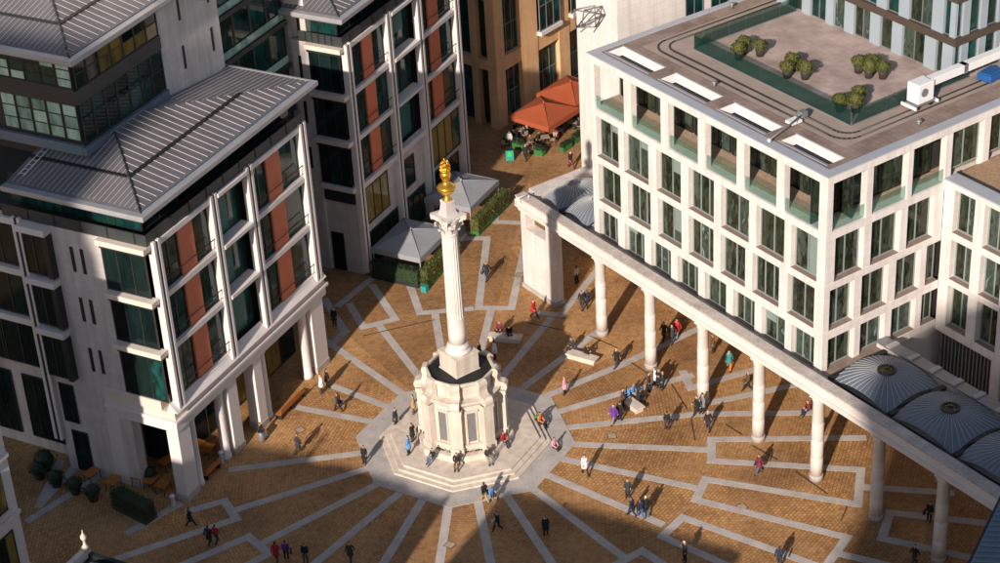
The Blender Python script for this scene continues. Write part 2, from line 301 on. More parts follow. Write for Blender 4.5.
# ------------------------------------------------------------------ ground and paving
g = MB(); g.add([(-700,-700,0),(700,-700,0),(700,700,0),(-700,700,0)], [(0,1,2,3)])
ground = g.build('ground', M['paving']); ground['kind'] = 'structure'
OPH = 2.9715                        # direction of one corner of the octagon
_lay = [0]
def strip(pts, width, name='paving_band', m='granite', px=True):
    P = [G(*q) if px else Vector((q[0], q[1], 0)) for q in pts]
    for a, b in zip(P[:-1], P[1:]):
        a = Vector((a.x, a.y)); b = Vector((b.x, b.y)); d = (b-a).normalized(); n = Vector((-d.y, d.x))*width/2
        a = a-d*width*.5; b = b+d*width*.5
        _lay[0] += 1; z = 0.004+0.0003*_lay[0]
        q = [a-n, b-n, b+n, a+n]
        mb = MB(); mb.prism([(v.x, v.y) for v in q], 0.001, z)
        mb.build(name, M[m], ground)
BW = 0.62
for pl in [
    [(339,305),(370,280)], [(350,305),(363.3,327.3),(395.3,319.3),(373,286)], [(378.4,324.6),(424,383)],
    [(410.4,286.4),(420,313),(470,309)], [(435,314),(447,385)], [(487,238),(478.6,308),(511.5,308),(524,250)], [(460,239),(487,238)],
    [(460,225),(464,238)], [(497,209.5),(494,221.6),(524,223)], [(491,310),(478,362)],
    [(322,338),(404,395)], [(335,387),(388,407)], [(300,408),(370,421.5)], [(325,300),(345,332),(330,345)],
    [(233,469.5),(362,453)], [(236,510),(371,467.5)], [(190,511),(224.4,501),(236.4,519),(120,558)],
    [(263,543),(378,484)], [(180,566),(248.4,537),(269,553.7),(240,569)], [(316,563),(400,493)], [(383.8,563),(423,499)],
    [(438,574),(449,502)], [(492,570),(478,502)], [(508,498),(556,570)], [(533,489),(626,559.5)], [(612,567),(642,551),(668,568)],
    [(547,475),(660,523.5)], [(730,567),(662,536.7),(682.7,517.6),(820,567)], [(562,459),(698,488.5)],
    [(847,537.5),(695.9,500),(705.6,479.5),(858,504.5),(861,470)], [(847,537.5),(826,567)], [(838,553.7),(890,566)],
    [(711.5,461),(711.5,439.5),(862,438)], [(711.5,461),(861,470)], [(567,444),(709,450)], [(559,428.5),(700,414),(811,413)],
    [(556,412.5),(622,393),(690,376)], [(538,399.5),(618,366.6),(700,328)], [(519,391),(567.5,354.5),(600,330)], [(498,382),(550,319.5)],
    [(538,313),(561,315),(597,271)], [(683.6,372.9),(690.7,388),(760,368)], [(713.7,402),(800,384)], [(865.5,487.5),(950,493)],
    [(995,524.5),(890,513),(882,538.7),(980,560)], [(940,480),(1010,492)], [(60,463),(40,505),(100,440)], [(30,520),(110,470)], [(130,532),(178,505)]]:
    strip(pl, BW)
# slot drains
for pl in [[(631.5,363),(648,373.7)], [(672,385),(687,409)], [(691,419),(695,440)], [(726,425),(742,435)], [(753,446),(777,460)], [(796,472),(827,494)], [(847,507),(841,521)], [(363,336),(434,320)], [(524,322),(562,330)], [(590,336),(617,348)]]:
    strip(pl, 0.08, 'slot_drain', 'brown_metal')
# octagonal granite ring round the steps
ro, ri = ngon(8.1, 8, OPH), ngon(6.2, 8, OPH)
for i in range(8):
    j = (i+1) % 8
    mb = MB(); mb.prism([ri[i], ro[i], ro[j], ri[j]], 0.001, 0.035); mb.build('paving_band', M['granite'], ground)

# ------------------------------------------------------------------ monument
mon = empty('monument_column', (0,0,0), 0, 'tall white fluted stone column topped by a gilded flaming urn on an octagonal stepped base', 'monument')
for k in range(3):
    MB().prism(ngon(6.33-0.42*k, 8, OPH), 0.15*k+(0.002 if k else 0), 0.15*(k+1)).build('step', M['monument'], mon, bevel=0.02)
MB().prism(ngon(3.62, 8, OPH), 0.45, 0.95).build('bench', M['monument'], mon, bevel=0.04)
body = MB(); body.prism(ngon(2.85, 8, OPH), 0.95, 4.9)
body.prism(ngon(3.05, 8, OPH), 1.0, 1.4); body.frustum(ngon(2.9, 8, OPH), 4.72, ngon(3.1, 8, OPH), 5.0); body.prism(ngon(3.1, 8, OPH), 5.0, 5.12)
body.prism(ngon(2.38, 8, OPH), 5.12, 6.1); body.frustum(ngon(2.36, 8, OPH), 6.05, ngon(2.58, 8, OPH), 6.25)
body.build('base', M['monument'], mon, bevel=0.03)
rr0, rr1 = ngon(2.58, 8, OPH), ngon(2.38, 8, OPH)
for i in range(8):
    j = (i+1) % 8; MB().prism([rr1[i], rr0[i], rr0[j], rr1[j]], 6.25, 6.45).build('rim_stone', M['monument'], mon, bevel=0.02)
for i in range(8):
    a = OPH+i*math.pi/4
    b = MB(); b.box(2.4, 3.2, -.42, .42, 0.95, 4.75); b.box(2.5, 3.3, -.48, .48, 0.95, 1.5); b.box(2.5, 3.26, -.47, .47, 4.45, 4.75)
    prof = [(2.36,4.75),(3.3,4.75),(3.38,4.95),(3.36,5.2),(3.2,5.38),(2.98,5.4),(2.8,5.5),(2.7,5.75),(2.72,6.0),(2.78,6.2),(2.74,6.4),(2.6,6.52),(2.36,6.52)]
    n = len(prof)
    b.add([(x,-.34,z) for x, z in prof]+[(x,.34,z) for x, z in prof], [tuple(range(n)), tuple(range(2*n-1,n-1,-1))]+[(k,k+n,(k+1)%n+n,(k+1)%n) for k in range(n)])
    b.build('buttress', M['monument'], mon, rz=a)
    af = a+math.pi/8; ap = 2.85*math.cos(math.pi/8)
    b = MB(); b.box(ap-.1, ap+.03, -.3, .3, 1.7, 4.2); b.build('niche_panel', M['grey_metal'], mon, rz=af)
    b = MB(); b.box(ap-.1, ap+.1, -.42, -.31, 1.55, 4.35); b.box(ap-.1, ap+.1, .31, .42, 1.55, 4.35); b.box(ap-.1, ap+.14, -.5, .5, 4.2, 4.4); b.box(ap-.05, ap+.2, -.6, .6, 1.4, 1.55)
    b.build('niche_frame', M['monument'], mon, rz=af)
    b = MB(); leaves(b, [((ap+random.uniform(.1,.35), random.uniform(-.6,.6), 0.95+random.uniform(0,.16)), (0,0,1)) for _ in range(60)], .13, random)
    stuff(b.build('plants', M['leaf_dark'], mon, rz=af))
MB().frustum(ngon(2.4, 8, OPH), 6.27, ngon(1.2, 8, OPH), 6.36).build('base_roof', M['black_roof'], mon)
sq = lambda r: ngon(r, 4, OPH)
ped = MB(); ped.prism(sq(1.5), 6.2, 6.42); ped.prism(sq(1.42), 6.42, 7.72); ped.prism(sq(1.5), 7.72, 7.86); ped.build('pedestal', M['monument'], mon, bevel=0.025)
ped = MB(); ped.lathe([(.9,7.86),(.94,7.97),(.9,8.07),(.8,8.1),(.76,8.2),(.8,8.27),(.81,8.35),(.76,8.42),(.69,8.45),(.65,8.6)], 32); ped.build('column_base', M['column'], mon)
def flute(a, z):
    if z < 10.75 or z > 17.38: return 1.0
    return 1.0-0.085*abs(math.sin(a*10))**0.8
prof = [(.645,8.58),(.64,9.4),(.635,10.7),(.635,10.74)]+[(.633-.06*t, 10.78+6.6*t) for t in [0,.05,.25,.5,.75,.95,.995]]+[(.57,17.42),(.60,17.47),(.60,17.55),(.56,17.6)]
MB().lathe(prof, 120, mod=flute).build('shaft', M['column'], mon)
cap = MB(); cap.lathe([(.56,17.55),(.58,17.8),(.62,18.2),(.75,18.6),(.86,18.78)], 24)
for row, (zb, h, n, r0) in enumerate([(17.58,.55,8,.60),(17.95,.6,8,.64)]):
    for i in range(n):
        a = 2*math.pi*(i+.5*row)/n; ca, sa = math.cos(a), math.sin(a)
        def P(r, t, z): return (r*ca-t*sa, r*sa+t*ca, z)
        w_ = .19
        vs = []
        for r, z, ww in [(r0,zb,.8),(r0+.07,zb+h*.5,1.0),(r0+.18,zb+h*.85,.95),(r0+.36,zb+h,.7),(r0+.4,zb+h*.8,.3)]:
            vs += [P(r, -w_*ww, z), P(r+.03, 0, z+.02), P(r, w_*ww, z)]
        cap.add(vs, [(k*3+c, k*3+c+1, k*3+c+4, k*3+c+3) for k in range(4) for c in (0,1)], 0, True)
for i in range(4):
    a = OPH+i*math.pi/2; ca, sa = math.cos(a), math.sin(a)
    cap.tube((.62*ca,.62*sa,18.3), (1.1*ca,1.1*sa,18.7), .08, .12, 8); 
    t = Vector((-sa,ca,0))*.1; c = Vector((1.1*ca,1.1*sa,18.66)); cap.tube(c-t, c+t, .15, .15, 10)
ab = []
for i in range(4):
    a = OPH+i*math.pi/2
    for da, r in ((-.09,1.26),(.09,1.26),(.45,.92),(math.pi/4,.84),(math.pi/2-.45,.92)): ab.append((r*math.cos(a+da), r*math.sin(a+da)))
cap.prism(ab, 18.8, 18.95); cap.build('capital', M['column'], mon)
pl = MB(); pl.prism(sq(.66), 18.95, 19.1); pl.frustum(sq(.58), 19.1, sq(.46), 19.85); pl.prism(sq(.5), 19.85, 20.05); pl.build('urn_plinth', M['grey_stone'], mon)
urn = MB(); urn.lathe([(.30,20.05),(.34,20.12),(.30,20.2),(.16,20.3),(.15,20.42),(.3,20.52),(.52,20.75),(.62,20.95),(.66,21.05),(.6,21.12),(.5,21.2),(.34,21.3),(.24,21.4),(.22,21.55),(.3,21.7),(.36,21.85),(.38,22.0),(.34,22.15),(.28,22.22),(.36,22.3),(.4,22.38)], 28,
    mod=lambda a, z: 1+.06*math.cos(a*12) if 20.5 < z < 21.0 else 1)
urn.build('urn', M['gold'], mon)
fl = MB()
for i in range(9):
    a = i*2.4; r = .22 if i else 0; h = .95 if i == 0 else random.uniform(.45,.75)
    b = Vector((r*math.cos(a), r*math.sin(a), 22.3)); tw = Vector((math.cos(a+1)*.08, math.sin(a+1)*.08, 0))
    fl.tube(b, b+tw+Vector((0,0,h*.45)), .12, .15, 7); fl.tube(b+tw+Vector((0,0,h*.45)), b-tw*.5+Vector((0,0,h)), .15, .02, 7)
fl.build('flames', M['gold'], mon)

# ------------------------------------------------------------------ facade helpers
class FB(MB):
    """boxes on a facade: offsets (ou, ov) move the wall planes"""
    def __init__(s, ou=0, ov=0): super().__init__(); s.ou = ou; s.ov = ov
    def fb(s, pl, a0, a1, d0, d1, z0, z1, mi=0):
        return s.box(d0+s.ou, d1+s.ou, a0, a1, z0, z1, mi) if pl == 'u' else s.box(a0, a1, d0+s.ov, d1+s.ov, z0, z1, mi)
def window(parent, pl, a0, a1, d, z0, z1, gl, nm=2, nz=1, fr=.07, fm='dark_metal', ou=0, ov=0, fd=.1, name='window'):
    if a1 < a0: a0, a1 = a1, a0
    f = FB(ou, ov)
    f.fb(pl, a0, a1, d-fd*.5, d+fd*.5, z0, z0+fr); f.fb(pl, a0, a1, d-fd*.5, d+fd*.5, z1-fr, z1)
    xs = [a0+(a1-a0)*k/nm for k in range(nm+1)]; zs = [z0+(z1-z0)*k/nz for k in range(nz+1)]
    for k, x in enumerate(xs):
        lo = x if k == 0 else (x-fr if k == nm else x-fr/2)
        f.fb(pl, lo, lo+fr, d-fd*.45, d+fd*.45, z0+fr, z1-fr)
    for z in zs[1:-1]: f.fb(pl, a0+fr, a1-fr, d-fd*.4, d+fd*.4, z-fr/2, z+fr/2)
    o = f.build(name, M[fm], parent)
    for k in range(nm):
        for q in range(nz):
            gm = gl if isinstance(gl, str) else random.choice(gl)
            p = FB(ou, ov); p.fb(pl, xs[k]+fr*.4, xs[k+1]-fr*.4, d+.0, d+.03, zs[q]+fr*.4, zs[q+1]-fr*.4); p.build('pane', M[gm], o)
    return o
def part(parent, name, m, pl, a0, a1, d0, d1, z0, z1, ou=0, ov=0, bevel=0.0):
    f = FB(ou, ov); f.fb(pl, a0, a1, d0, d1, z0, z1); return f.build(name, M[m], parent, bevel=bevel)
M['shaded_pink_sill'] = mat('shaded_pink_stone_sill', (.24,.175,.145), .8, .2, 2)  # pink stone, its colour darkened to stand for shade on the sills
M['blind'] = mat('roller_blind', (.19,.25,.23), .8, .15, 2)
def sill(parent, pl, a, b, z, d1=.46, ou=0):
    f = FB(ou, 0); f.fb(pl, a+.015, b-.015, .005, d1-.06, z+.002, z+.03); f.build('window_sill', M['shaded_pink_sill'], parent)
def blind(parent, pl, a, b, d, z0, z1, frac, m='blind', ou=0, ov=0):
    f = FB(ou, ov); f.fb(pl, a, b, d-.035, d-.012, z1-(z1-z0)*frac, z1); f.build('blind', M[m], parent)
def gaps(ops, lo, hi):
    out = []; p = lo
    for a, b in sorted(ops): out.append((p, a)); p = b
    out.append((p, hi)); return out

# ------------------------------------------------------------------ white office block on the colonnade
W = empty('white_office_building', (24.8,-5.76,0), R(32.9), 'white stone office block with a grid of deep square windows above the colonnade', 'building')
TOPL = [(24.26,21.43),(19.95,17.2),(15.7,13.1),(11.65,9.0),(7.58,4.95),(3.56,.82)]
ROW2 = [(24.2,22.2),(20.9,18.68),(17.1,15.0),(13.5,11.37),(9.95,7.67),(6.27,4.07),(2.75,.85)]
ROW3 = [(24.1,22.05),(20.55,18.5),(17.0,14.95),(13.5,11.4),(10.0,8.0),(6.6,4.5),(3.0,.98)]
ROW4 = [(24.2,22.5),(21.03,19.3),(17.88,16.2),(14.8,13.1),(11.7,10.0),(8.6,6.95),(5.56,3.8),(2.5,.85)]
EXT = .6
fix = lambda l: [(min(a)-.06, min(max(a)+EXT, 24.85)) for a in l]
LEV = [(18.65,22.4),(14.67,18.06),(10.88,14.11),(7.6,10.2)]
BEAM = [(22.4,23.0),(18.06,18.65),(14.11,14.67),(10.2,10.88),(7.0,7.6)]
END = 25.4
for (z0, z1), ops in zip(LEV, (TOPL, ROW2, ROW3, ROW4)):
    ops = fix(ops)
    for a, b in gaps(ops, 0, END): part(W, 'pier', 'white', 'u', a, b, 0, .55, z0, z1, bevel=0.015)
    for a, b in ops:
        if z0 > 18:
            part(W, 'balustrade', 'glass_clear', 'u', a+.02, b-.02, .12, .14, z0+.05, z0+1.05)
            window(W, 'u', a-.3, b+.3, 2.75, z0+.05, z1, 'glass_w', 3, ou=0)
        else:
            window(W, 'u', a+.01, b-.01, .46, z0+.01, z1-.01, 'glass_w', random.choice((2,2,3)), fm='frame_pale', fr=.11)
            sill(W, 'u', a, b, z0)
            if random.random() < .3: k_ = random.choice((0, .5)); blind(W, 'u', a+.12+(b-a)*k_, a-.12+(b-a)*(k_+.5), .46, z0+.1, z1-.12, random.choice((.25,.4,.7,.99)), 'blind')
TOPR = [(.5,3.05),(4.2,6.85),(7.9,10.5),(11.6,14.1),(15.3,17.8),(19.0,21.6),(22.8,25.3)]
R2 = [(.95,3.0),(4.27,6.4),(7.65,9.65)]; R3 = [(.45,2.3),(3.57,5.5),(6.82,8.6),(9.75,10.9)]; R4 = [(.47,2.5),(3.64,5.4),(6.62,8.4),(9.55,10.9)]
for (z0, z1), ops in zip(LEV, (TOPR, R2, R3, R4)):
    ops = [(max(a-.06, .46), min(b+.5, 10.95) if b < 11 else b+.5) for a, b in ops]
    lim = 27 if z0 > 18 else 11.0
    for a, b in gaps(ops, 0.452, lim):
        if b-a > .06: part(W, 'pier', 'white', 'v', a, b, 0, .55, z0, z1, bevel=0.015)
    for a, b in ops:
        if z0 > 18 and a < 11:
            part(W, 'balustrade', 'glass_clear', 'v', a+.02, b-.02, .12, .14, z0+.05, z0+1.05)
            window(W, 'v', a-.3, b+.3, 1.7, z0+.05, z1, 'glass_w', 3)
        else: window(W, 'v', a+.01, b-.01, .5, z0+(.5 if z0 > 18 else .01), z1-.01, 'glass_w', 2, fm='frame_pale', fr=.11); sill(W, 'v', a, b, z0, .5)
for i, (z0, z1) in enumerate(BEAM):
    pr = -.12 if i == 0 else -.02
    part(W, 'floor_beam', 'white', 'u', pr, END, pr, .86 if i else .998, z0, z1 if i else 22.99, bevel=0.015)
    part(W, 'floor_beam', 'white', 'v', .862 if i else 1.0, 27 if i < 2 else 10.99, pr, .86 if i else .998, z0, z1 if i else 22.99, bevel=0.015)
MB().box(.75, 30, .75, END-.01, 7.05, 18.0).build('wall', M['soil_wall'], W)
MB().box(6.5, 30, .5, END-.01, 0, 7.0).build('street_wall', M['white_plain'], W)
MB().box(4.92, 30, .3, END-.01, 7.0, 7.04).build('soffit', M['white_plain'], W)
for k in range(6): window(W, 'u', 1.5+4*k, 4.4+4*k, 6.42, .1, 4.5, 'glass_d', 3)
MB().box(2.85, 30, 1.85, END-.01, 18.58, 22.3).build('wall', M['soil_wall'], W)
fl = MB(); fl.box(.87, 2.84, .87, END, 18.5, 18.72); fl.box(2.84, 27, .87, 1.84, 18.5, 18.72); fl.build('loggia_floor', M['wood'], W)
for k in range(1, 14):   # deck boards of the loggias show as raised strips
    MB().box(.9+.14*k, .9+.14*k+.11, .9, END-.1, 18.722, 18.75).build('deck_board', M['wood'], W)
# roof slab with four open slots
SL = [(1.2,5.8),(7.2,12.1),(13.4,18.5),(19.7,24.6)]
rs = MB()
for a, b in gaps(SL, 1.0, END+.1): rs.box(1.0, 2.55, a, b, 22.36, 22.985)
rs.box(2.55, 34, 1.0, END+.1, 22.36, 22.985); rs.build('roof_slab', M['white_plain'], W)
fm_ = MB(); fm_.box(-.16, .7, -.16, END+.14, 22.99, 23.06); fm_.box(.7, 34, -.16, .62, 22.99, 23.06); fm_.box(.7, 34, END-.5, END+.14, 22.99, 23.06); fm_.build('roof_edge', M['flash'], W, bevel=0.02)
dk = MB()
dk.box(.7, .98, .62, END-.5, 22.99, 23.02)
for a, b in gaps(SL, .62, END-.5): dk.box(.98, 2.57, a, b, 22.99, 23.02)
dk.box(2.57, 3.6, .62, END-.5, 22.99, 23.02); dk.box(3.6, 34, .62, 2.3, 22.99, 23.02); dk.box(3.6, 34, 23.6, END-.5, 22.99, 23.02)
dk.build('roof_deck', M['deck'], W)
pt = MB(); pt.box(3.6, 6.0, 2.3, 23.6, 22.99, 23.03); pt.box(6.0, 34, 2.3, 4.2, 22.99, 23.03); pt.box(6.0, 16.3, 20.8, 23.6, 22.99, 23.03); pt.build('maintenance_path', mat('path_grit', (.33,.26,.22), .85, .25, .6), W)
MB().box(6.0, 34, 4.2, 20.8, 22.99, 23.045).build('terrace_floor', M['terrace'], W)
for a, b in SL:
    s = MB(); s.add([(2.545,a,22.98),(2.545,b,22.98),(2.12,b-.5,22.6),(2.12,a+.5,22.6),(2.545,a,22.36),(2.545,b,22.36)], [(0,1,2,3),(1,5,2),(0,3,4),(3,2,5,4)])
    s.add([(1.0,a,22.9),(1.0,b,22.9),(1.75,b-.5,22.6),(1.75,a+.5,22.6)], [(0,1,2,3)]); s.add([(1.0,a,22.9),(1.75,a+.5,22.6),(2.12,a+.5,22.6),(2.545,a,22.98)], [(0,1,2,3)]); s.add([(1.0,b,22.9),(1.75,b-.5,22.6),(2.12,b-.5,22.6),(2.545,b,22.98)], [(0,1,2,3)])
    s.build('skylight_lining', M['trim'], W)
    MB().box(1.7, 2.17, a+.4, b-.4, 22.45, 22.55).build('skylight_pane', M['glass_d'], W)
    rim = MB(); rim.box(.93, 1.0, a-.07, b+.07, 23.021, 23.05); rim.box(2.55, 2.62, a-.07, b+.07, 23.021, 23.05); rim.build('skylight_rim', M['flash'], W)
def rrect(u0, u1, v0, v1, r, n=6):
    P = []
    for cx, cy, a0 in ((u1-r,v1-r,0),(u0+r,v1-r,90),(u0+r,v0+r,180),(u1-r,v0+r,270)):
        for k in range(n+1):
            a = R(a0+90*k/n); P.append((cx+r*math.cos(a), cy+r*math.sin(a)))
    return P
for off in (0, .75):
    P = rrect(3.95+off, 33+off, 2.65+off*.8, 23.2-off*.8, 1.5-off*.4)
    t = MB()
    for a, b in zip(P, P[1:]+P[:1]):
        t.tube((*a,23.1), (*b,23.1), .055, n=5)
    lo = MB(); t.build('track_rail', M['dark_metal'], W)
# green glass balustrade round the roof terrace, pane by pane
def glass_run(p, q, h, n, m, z, name='balustrade'):
    p = Vector(p); q = Vector(q)
    for k in range(n):
        a = p+(q-p)*((k+.01)/n); b = p+(q-p)*((k+.99)/n); d = (b-a).normalized()*.0; nn = Vector((-(b-a).y, (b-a).x)).normalized()*.012
        mb = MB(); mb.prism([(a-nn)[:], (b-nn)[:], (b+nn)[:], (a+nn)[:]], z, z+h); mb.build(name, M[m], W)
glass_run((6.05,4.3), (6.05,20.6), 1.15, 9, 'glass_green', 23.05)
glass_run((6.15,4.25), (17.4,4.25), 1.15, 7, 'glass_green', 23.05)
glass_run((6.15,20.7), (16.2,20.7), 1.15, 6, 'glass_green', 23.05)
rl = MB(); rl.box(5.98, 6.12, 4.2, 20.75, 23.046, 23.12); rl.box(6.12, 17.4, 4.18, 4.32, 23.046, 23.12); rl.box(6.12, 16.2, 20.63, 20.77, 23.046, 23.12); rl.build('balustrade_shoe', M['grey_metal'], W)

# wing of the white block (lower, running towards the camera)
wing = empty('white_office_wing', (24.8,-5.76,0), R(32.9), 'lower white stone wing with brown flat roof joined to the big white office block', 'building')
WOP = [(-.95-2.75*k-1.9, -.95-2.75*k) for k in range(10)]
WB = [(18.5,18.95),(14.6,15.15),(10.9,11.4),(6.8,7.5)]
for i in range(3):
    z0, z1 = WB[i+1][1], WB[i][0]
    for a, b in gaps(WOP, -29, -.03): part(wing, 'pier', 'white', 'u', a, b, 0, .75, z0, z1, ou=11, bevel=0.015)
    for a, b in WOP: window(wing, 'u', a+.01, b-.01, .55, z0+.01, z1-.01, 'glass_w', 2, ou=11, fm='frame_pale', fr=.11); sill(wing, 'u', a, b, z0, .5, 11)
for i, (z0, z1) in enumerate(WB): part(wing, 'floor_beam', 'white', 'u', -29, -.03, -.02, .8, z0, z1, ou=11, bevel=0.015)
MB().box(11.9, 30, -29, -.05, 0, 18.5).build('wall', M['soil_wall'], wing)
dk = MB(); dk.box(12.1, 30, -29, -.03, 18.9, 18.97); dk.build('roof_deck', mat('gravel_roof', (.34,.22,.13), .9, .35, 3, .5, fine=8), wing)
MB().box(10.9, 12.1, -29, -.03, 18.95, 19.06).build('coping', M['flash'], wing, bevel=0.02)
MB().box(12.1, 12.25, -29, -.03, 18.9, 19.15).build('upstand', M['dark_metal'], wing)
for k in range(40):
    MB().box(11.2, 11.5, -.5-.34*k, -.5-.34*k-.09, 0, 6.8).build('louvre_slat', M['grey_metal'], wing)
for a in (-5.4, -11, -16.6): part(wing, 'pier', 'white', 'u', a-.85, a, -.01, .6, 0, 6.8, ou=11)

# penthouse on the white block
ph = empty('penthouse', (24.8,-5.76,22.9), R(32.9), 'rooftop storeys clad with pale blue panels and tall windows behind the roof terrace', 'building')
FU, FV = 16.45, 4.9
fins = [(4.96,5.94),(6.57,7.65),(9.85,10.86),(12.06,13.07),(14.75,15.73),(16.9,17.7),(19.38,20.29),(22.0,23.0)]
fz = lambda z: z-22.9
for (z0, z1, sh) in ((23.05,25.55,0),(26.1,28.8,-.55),(29.3,32,.3)):
    fs = [(a+sh if a+sh > FV else FV, b+sh) for a, b in fins]
    for a, b in fs: part(ph, 'panel', 'fin', 'u', a, b, -.1, .15, fz(z0), fz(z1), ou=FU, bevel=.01)
    for a, b in gaps(fs, FV, 24)[1:]:
        if b-a > .2: window(ph, 'u', a, b, .12, fz(z0), fz(z1), 'glass_t' if random.random() < .5 else 'glass_w', max(1, round((b-a)/.9)), ou=FU, fm='grey_metal')
    rf = [(FU+.6+1.75*k, FU+1.3+1.75*k) for k in range(8)]
    for a, b in rf: part(ph, 'panel', 'fin', 'v', a, b, -.1, .15, fz(z0), fz(z1), ov=FV, bevel=.01)
    for a, b in gaps(rf, FU+.15, FU+14)[:-1]:
        if b-a > .2: window(ph, 'v', a, b, .12, fz(z0), fz(z1), 'glass_t', max(1, round((b-a)/1.)), ov=FV, fm='grey_metal')
for z0, z1 in ((25.55,26.1),(28.8,29.3),(32,32.6)):
    f = FB(FU, FV); f.box(FU-.22, FU+.2, FV-.22, 24, fz(z0), fz(z1)); f.box(FU+.2, FU+14, FV-.22, FV+.2, fz(z0), fz(z1)); f.build('floor_band', mat('bronze_band', (.07,.05,.04), .5), ph)
MB().box(FU+.3, FU+14, FV+.3, 24, 0.1, 9.6).build('wall', M['soil_wall'], ph)

# plain white tower behind
tw = empty('white_stone_tower', (24.8,-5.76,0), R(32.9), 'plain white stone wall block rising behind the white office roof beside the orange building', 'building')
MB().box(5.5, 24, 29, 34.2, 0, 34).build('wall', M['white'], tw)
for k in range(4):
    for z in (20,24,28): window(tw, 'v', 12.2+2.6*k, 14+2.6*k, -.04, z, z+3, 'glass_t', 2, ov=29, fm='grey_metal', fd=.1)
sc = MB()
def FW(u, v, z): return Vector((u, v, z))
pts = [(-.2,.0,0),(-1.6,.6,1.2),(-1.2,-.9,1.9),(-.7,1.3,-.4),(-2.2,-.5,.3),(-.4,-.8,1.1)]
for i in range(6):
    for j in range(i+1, 6):
        if (i*3+j) % 3 != 1: sc.tube(pts[i], pts[j], .045, n=5)
tag(sc.build('metal_sculpture', M['grey_metal'], None), 'spiky metal bar sculpture fixed to the plain white stone wall', 'sculpture')
bpy.data.objects['metal_sculpture'].location = tw.matrix_basis @ Vector((5.3, 31.2, 21.6)); bpy.data.objects['metal_sculpture'].rotation_euler[2] = R(32.9); bpy.data.objects['metal_sculpture'].scale = (1.0, 1.4, 1.3)

# ------------------------------------------------------------------ colonnade
cl = empty('colonnade', (24.8,-5.76,0), R(32.9), 'white stone colonnade of plain round columns carrying a long straight beam along the square', 'colonnade')
CU = -1.3
CV = [23.1,17.05,10.95,4.85,-1.2,-7.05,-12.85,-18.7,-24.6]
cm = MB(); cm.lathe([(.50,0),(.50,.42),(.48,.46)], 24)
base_me = cm.mesh('column_foot', M['granite'])
cm = MB(); cm.lathe([(.445,.45),(.445,1.9),(.44,1.905),(.443,1.915),(.437,3.4),(.43,3.405),(.435,3.415),(.425,4.9),(.42,4.905),(.423,4.915),(.405,6.55),(.44,6.6),(.44,6.72),(.47,6.78),(.47,6.9)], 28)
shaft_me = cm.mesh('column', M['column'])
for v in CV:
    c = put('column', shaft_me, cl, (CU, v, 0)); put('foot', base_me, c)
    MB().box(CU-.46, CU+.46, v-.46, v+.46, 6.9, 7.0).build('column_block', M['column'], cl)
JO = [33.3]+[ (a+b)/2 for a, b in zip([29.1]+CV[:-1], CV)]+[-28]
for a, b in zip(JO[:-1], JO[1:]):
    MB().box(-1.68, -.75, b+.004, a-.004, 7.0, 7.5).build('beam', M['white_plain'], cl, bevel=.01)
    MB().box(-1.82, -1.05, b+.004, a-.004, 7.64, 8.3).build('parapet', M['white_plain'], cl, bevel=.01)
    MB().box(-2.02, -.6, b+.004, a-.004, 7.5, 7.64).build('cornice', M['white_plain'], cl, bevel=.02)
    MB().box(-1.9, -.95, b+.004, a-.004, 8.3, 8.42).build('coping', M['coping'], cl, bevel=.02)
MB().box(-.6, 6.2, 32.6, 33.3, 7.0, 8.3).build('parapet', M['grey_stone'], cl); MB().box(-.45, 6.3, 32.5, 33.4, 8.3, 8.45).build('coping', M['grey_stone'], cl)
p = MB(); p.box(-1.75, -.75, 29.62, 32.25, .35, 5.7); p.build('end_block', M['white'], cl, bevel=.02)
MB().box(-1.85, -.65, 29.6, 33.0, 0, .35).build('plinth', M['granite'], cl)
for a, b in ((28.7,29.6),(32.27,32.95)):
    MB().box(-1.7, -.8, a, b, .35, 7.0).build('end_pier', M['white'], cl, bevel=.02)
MB().box(-1.8, -.7, 28.6, 29.595, 0, .35).build('plinth', M['granite'], cl)
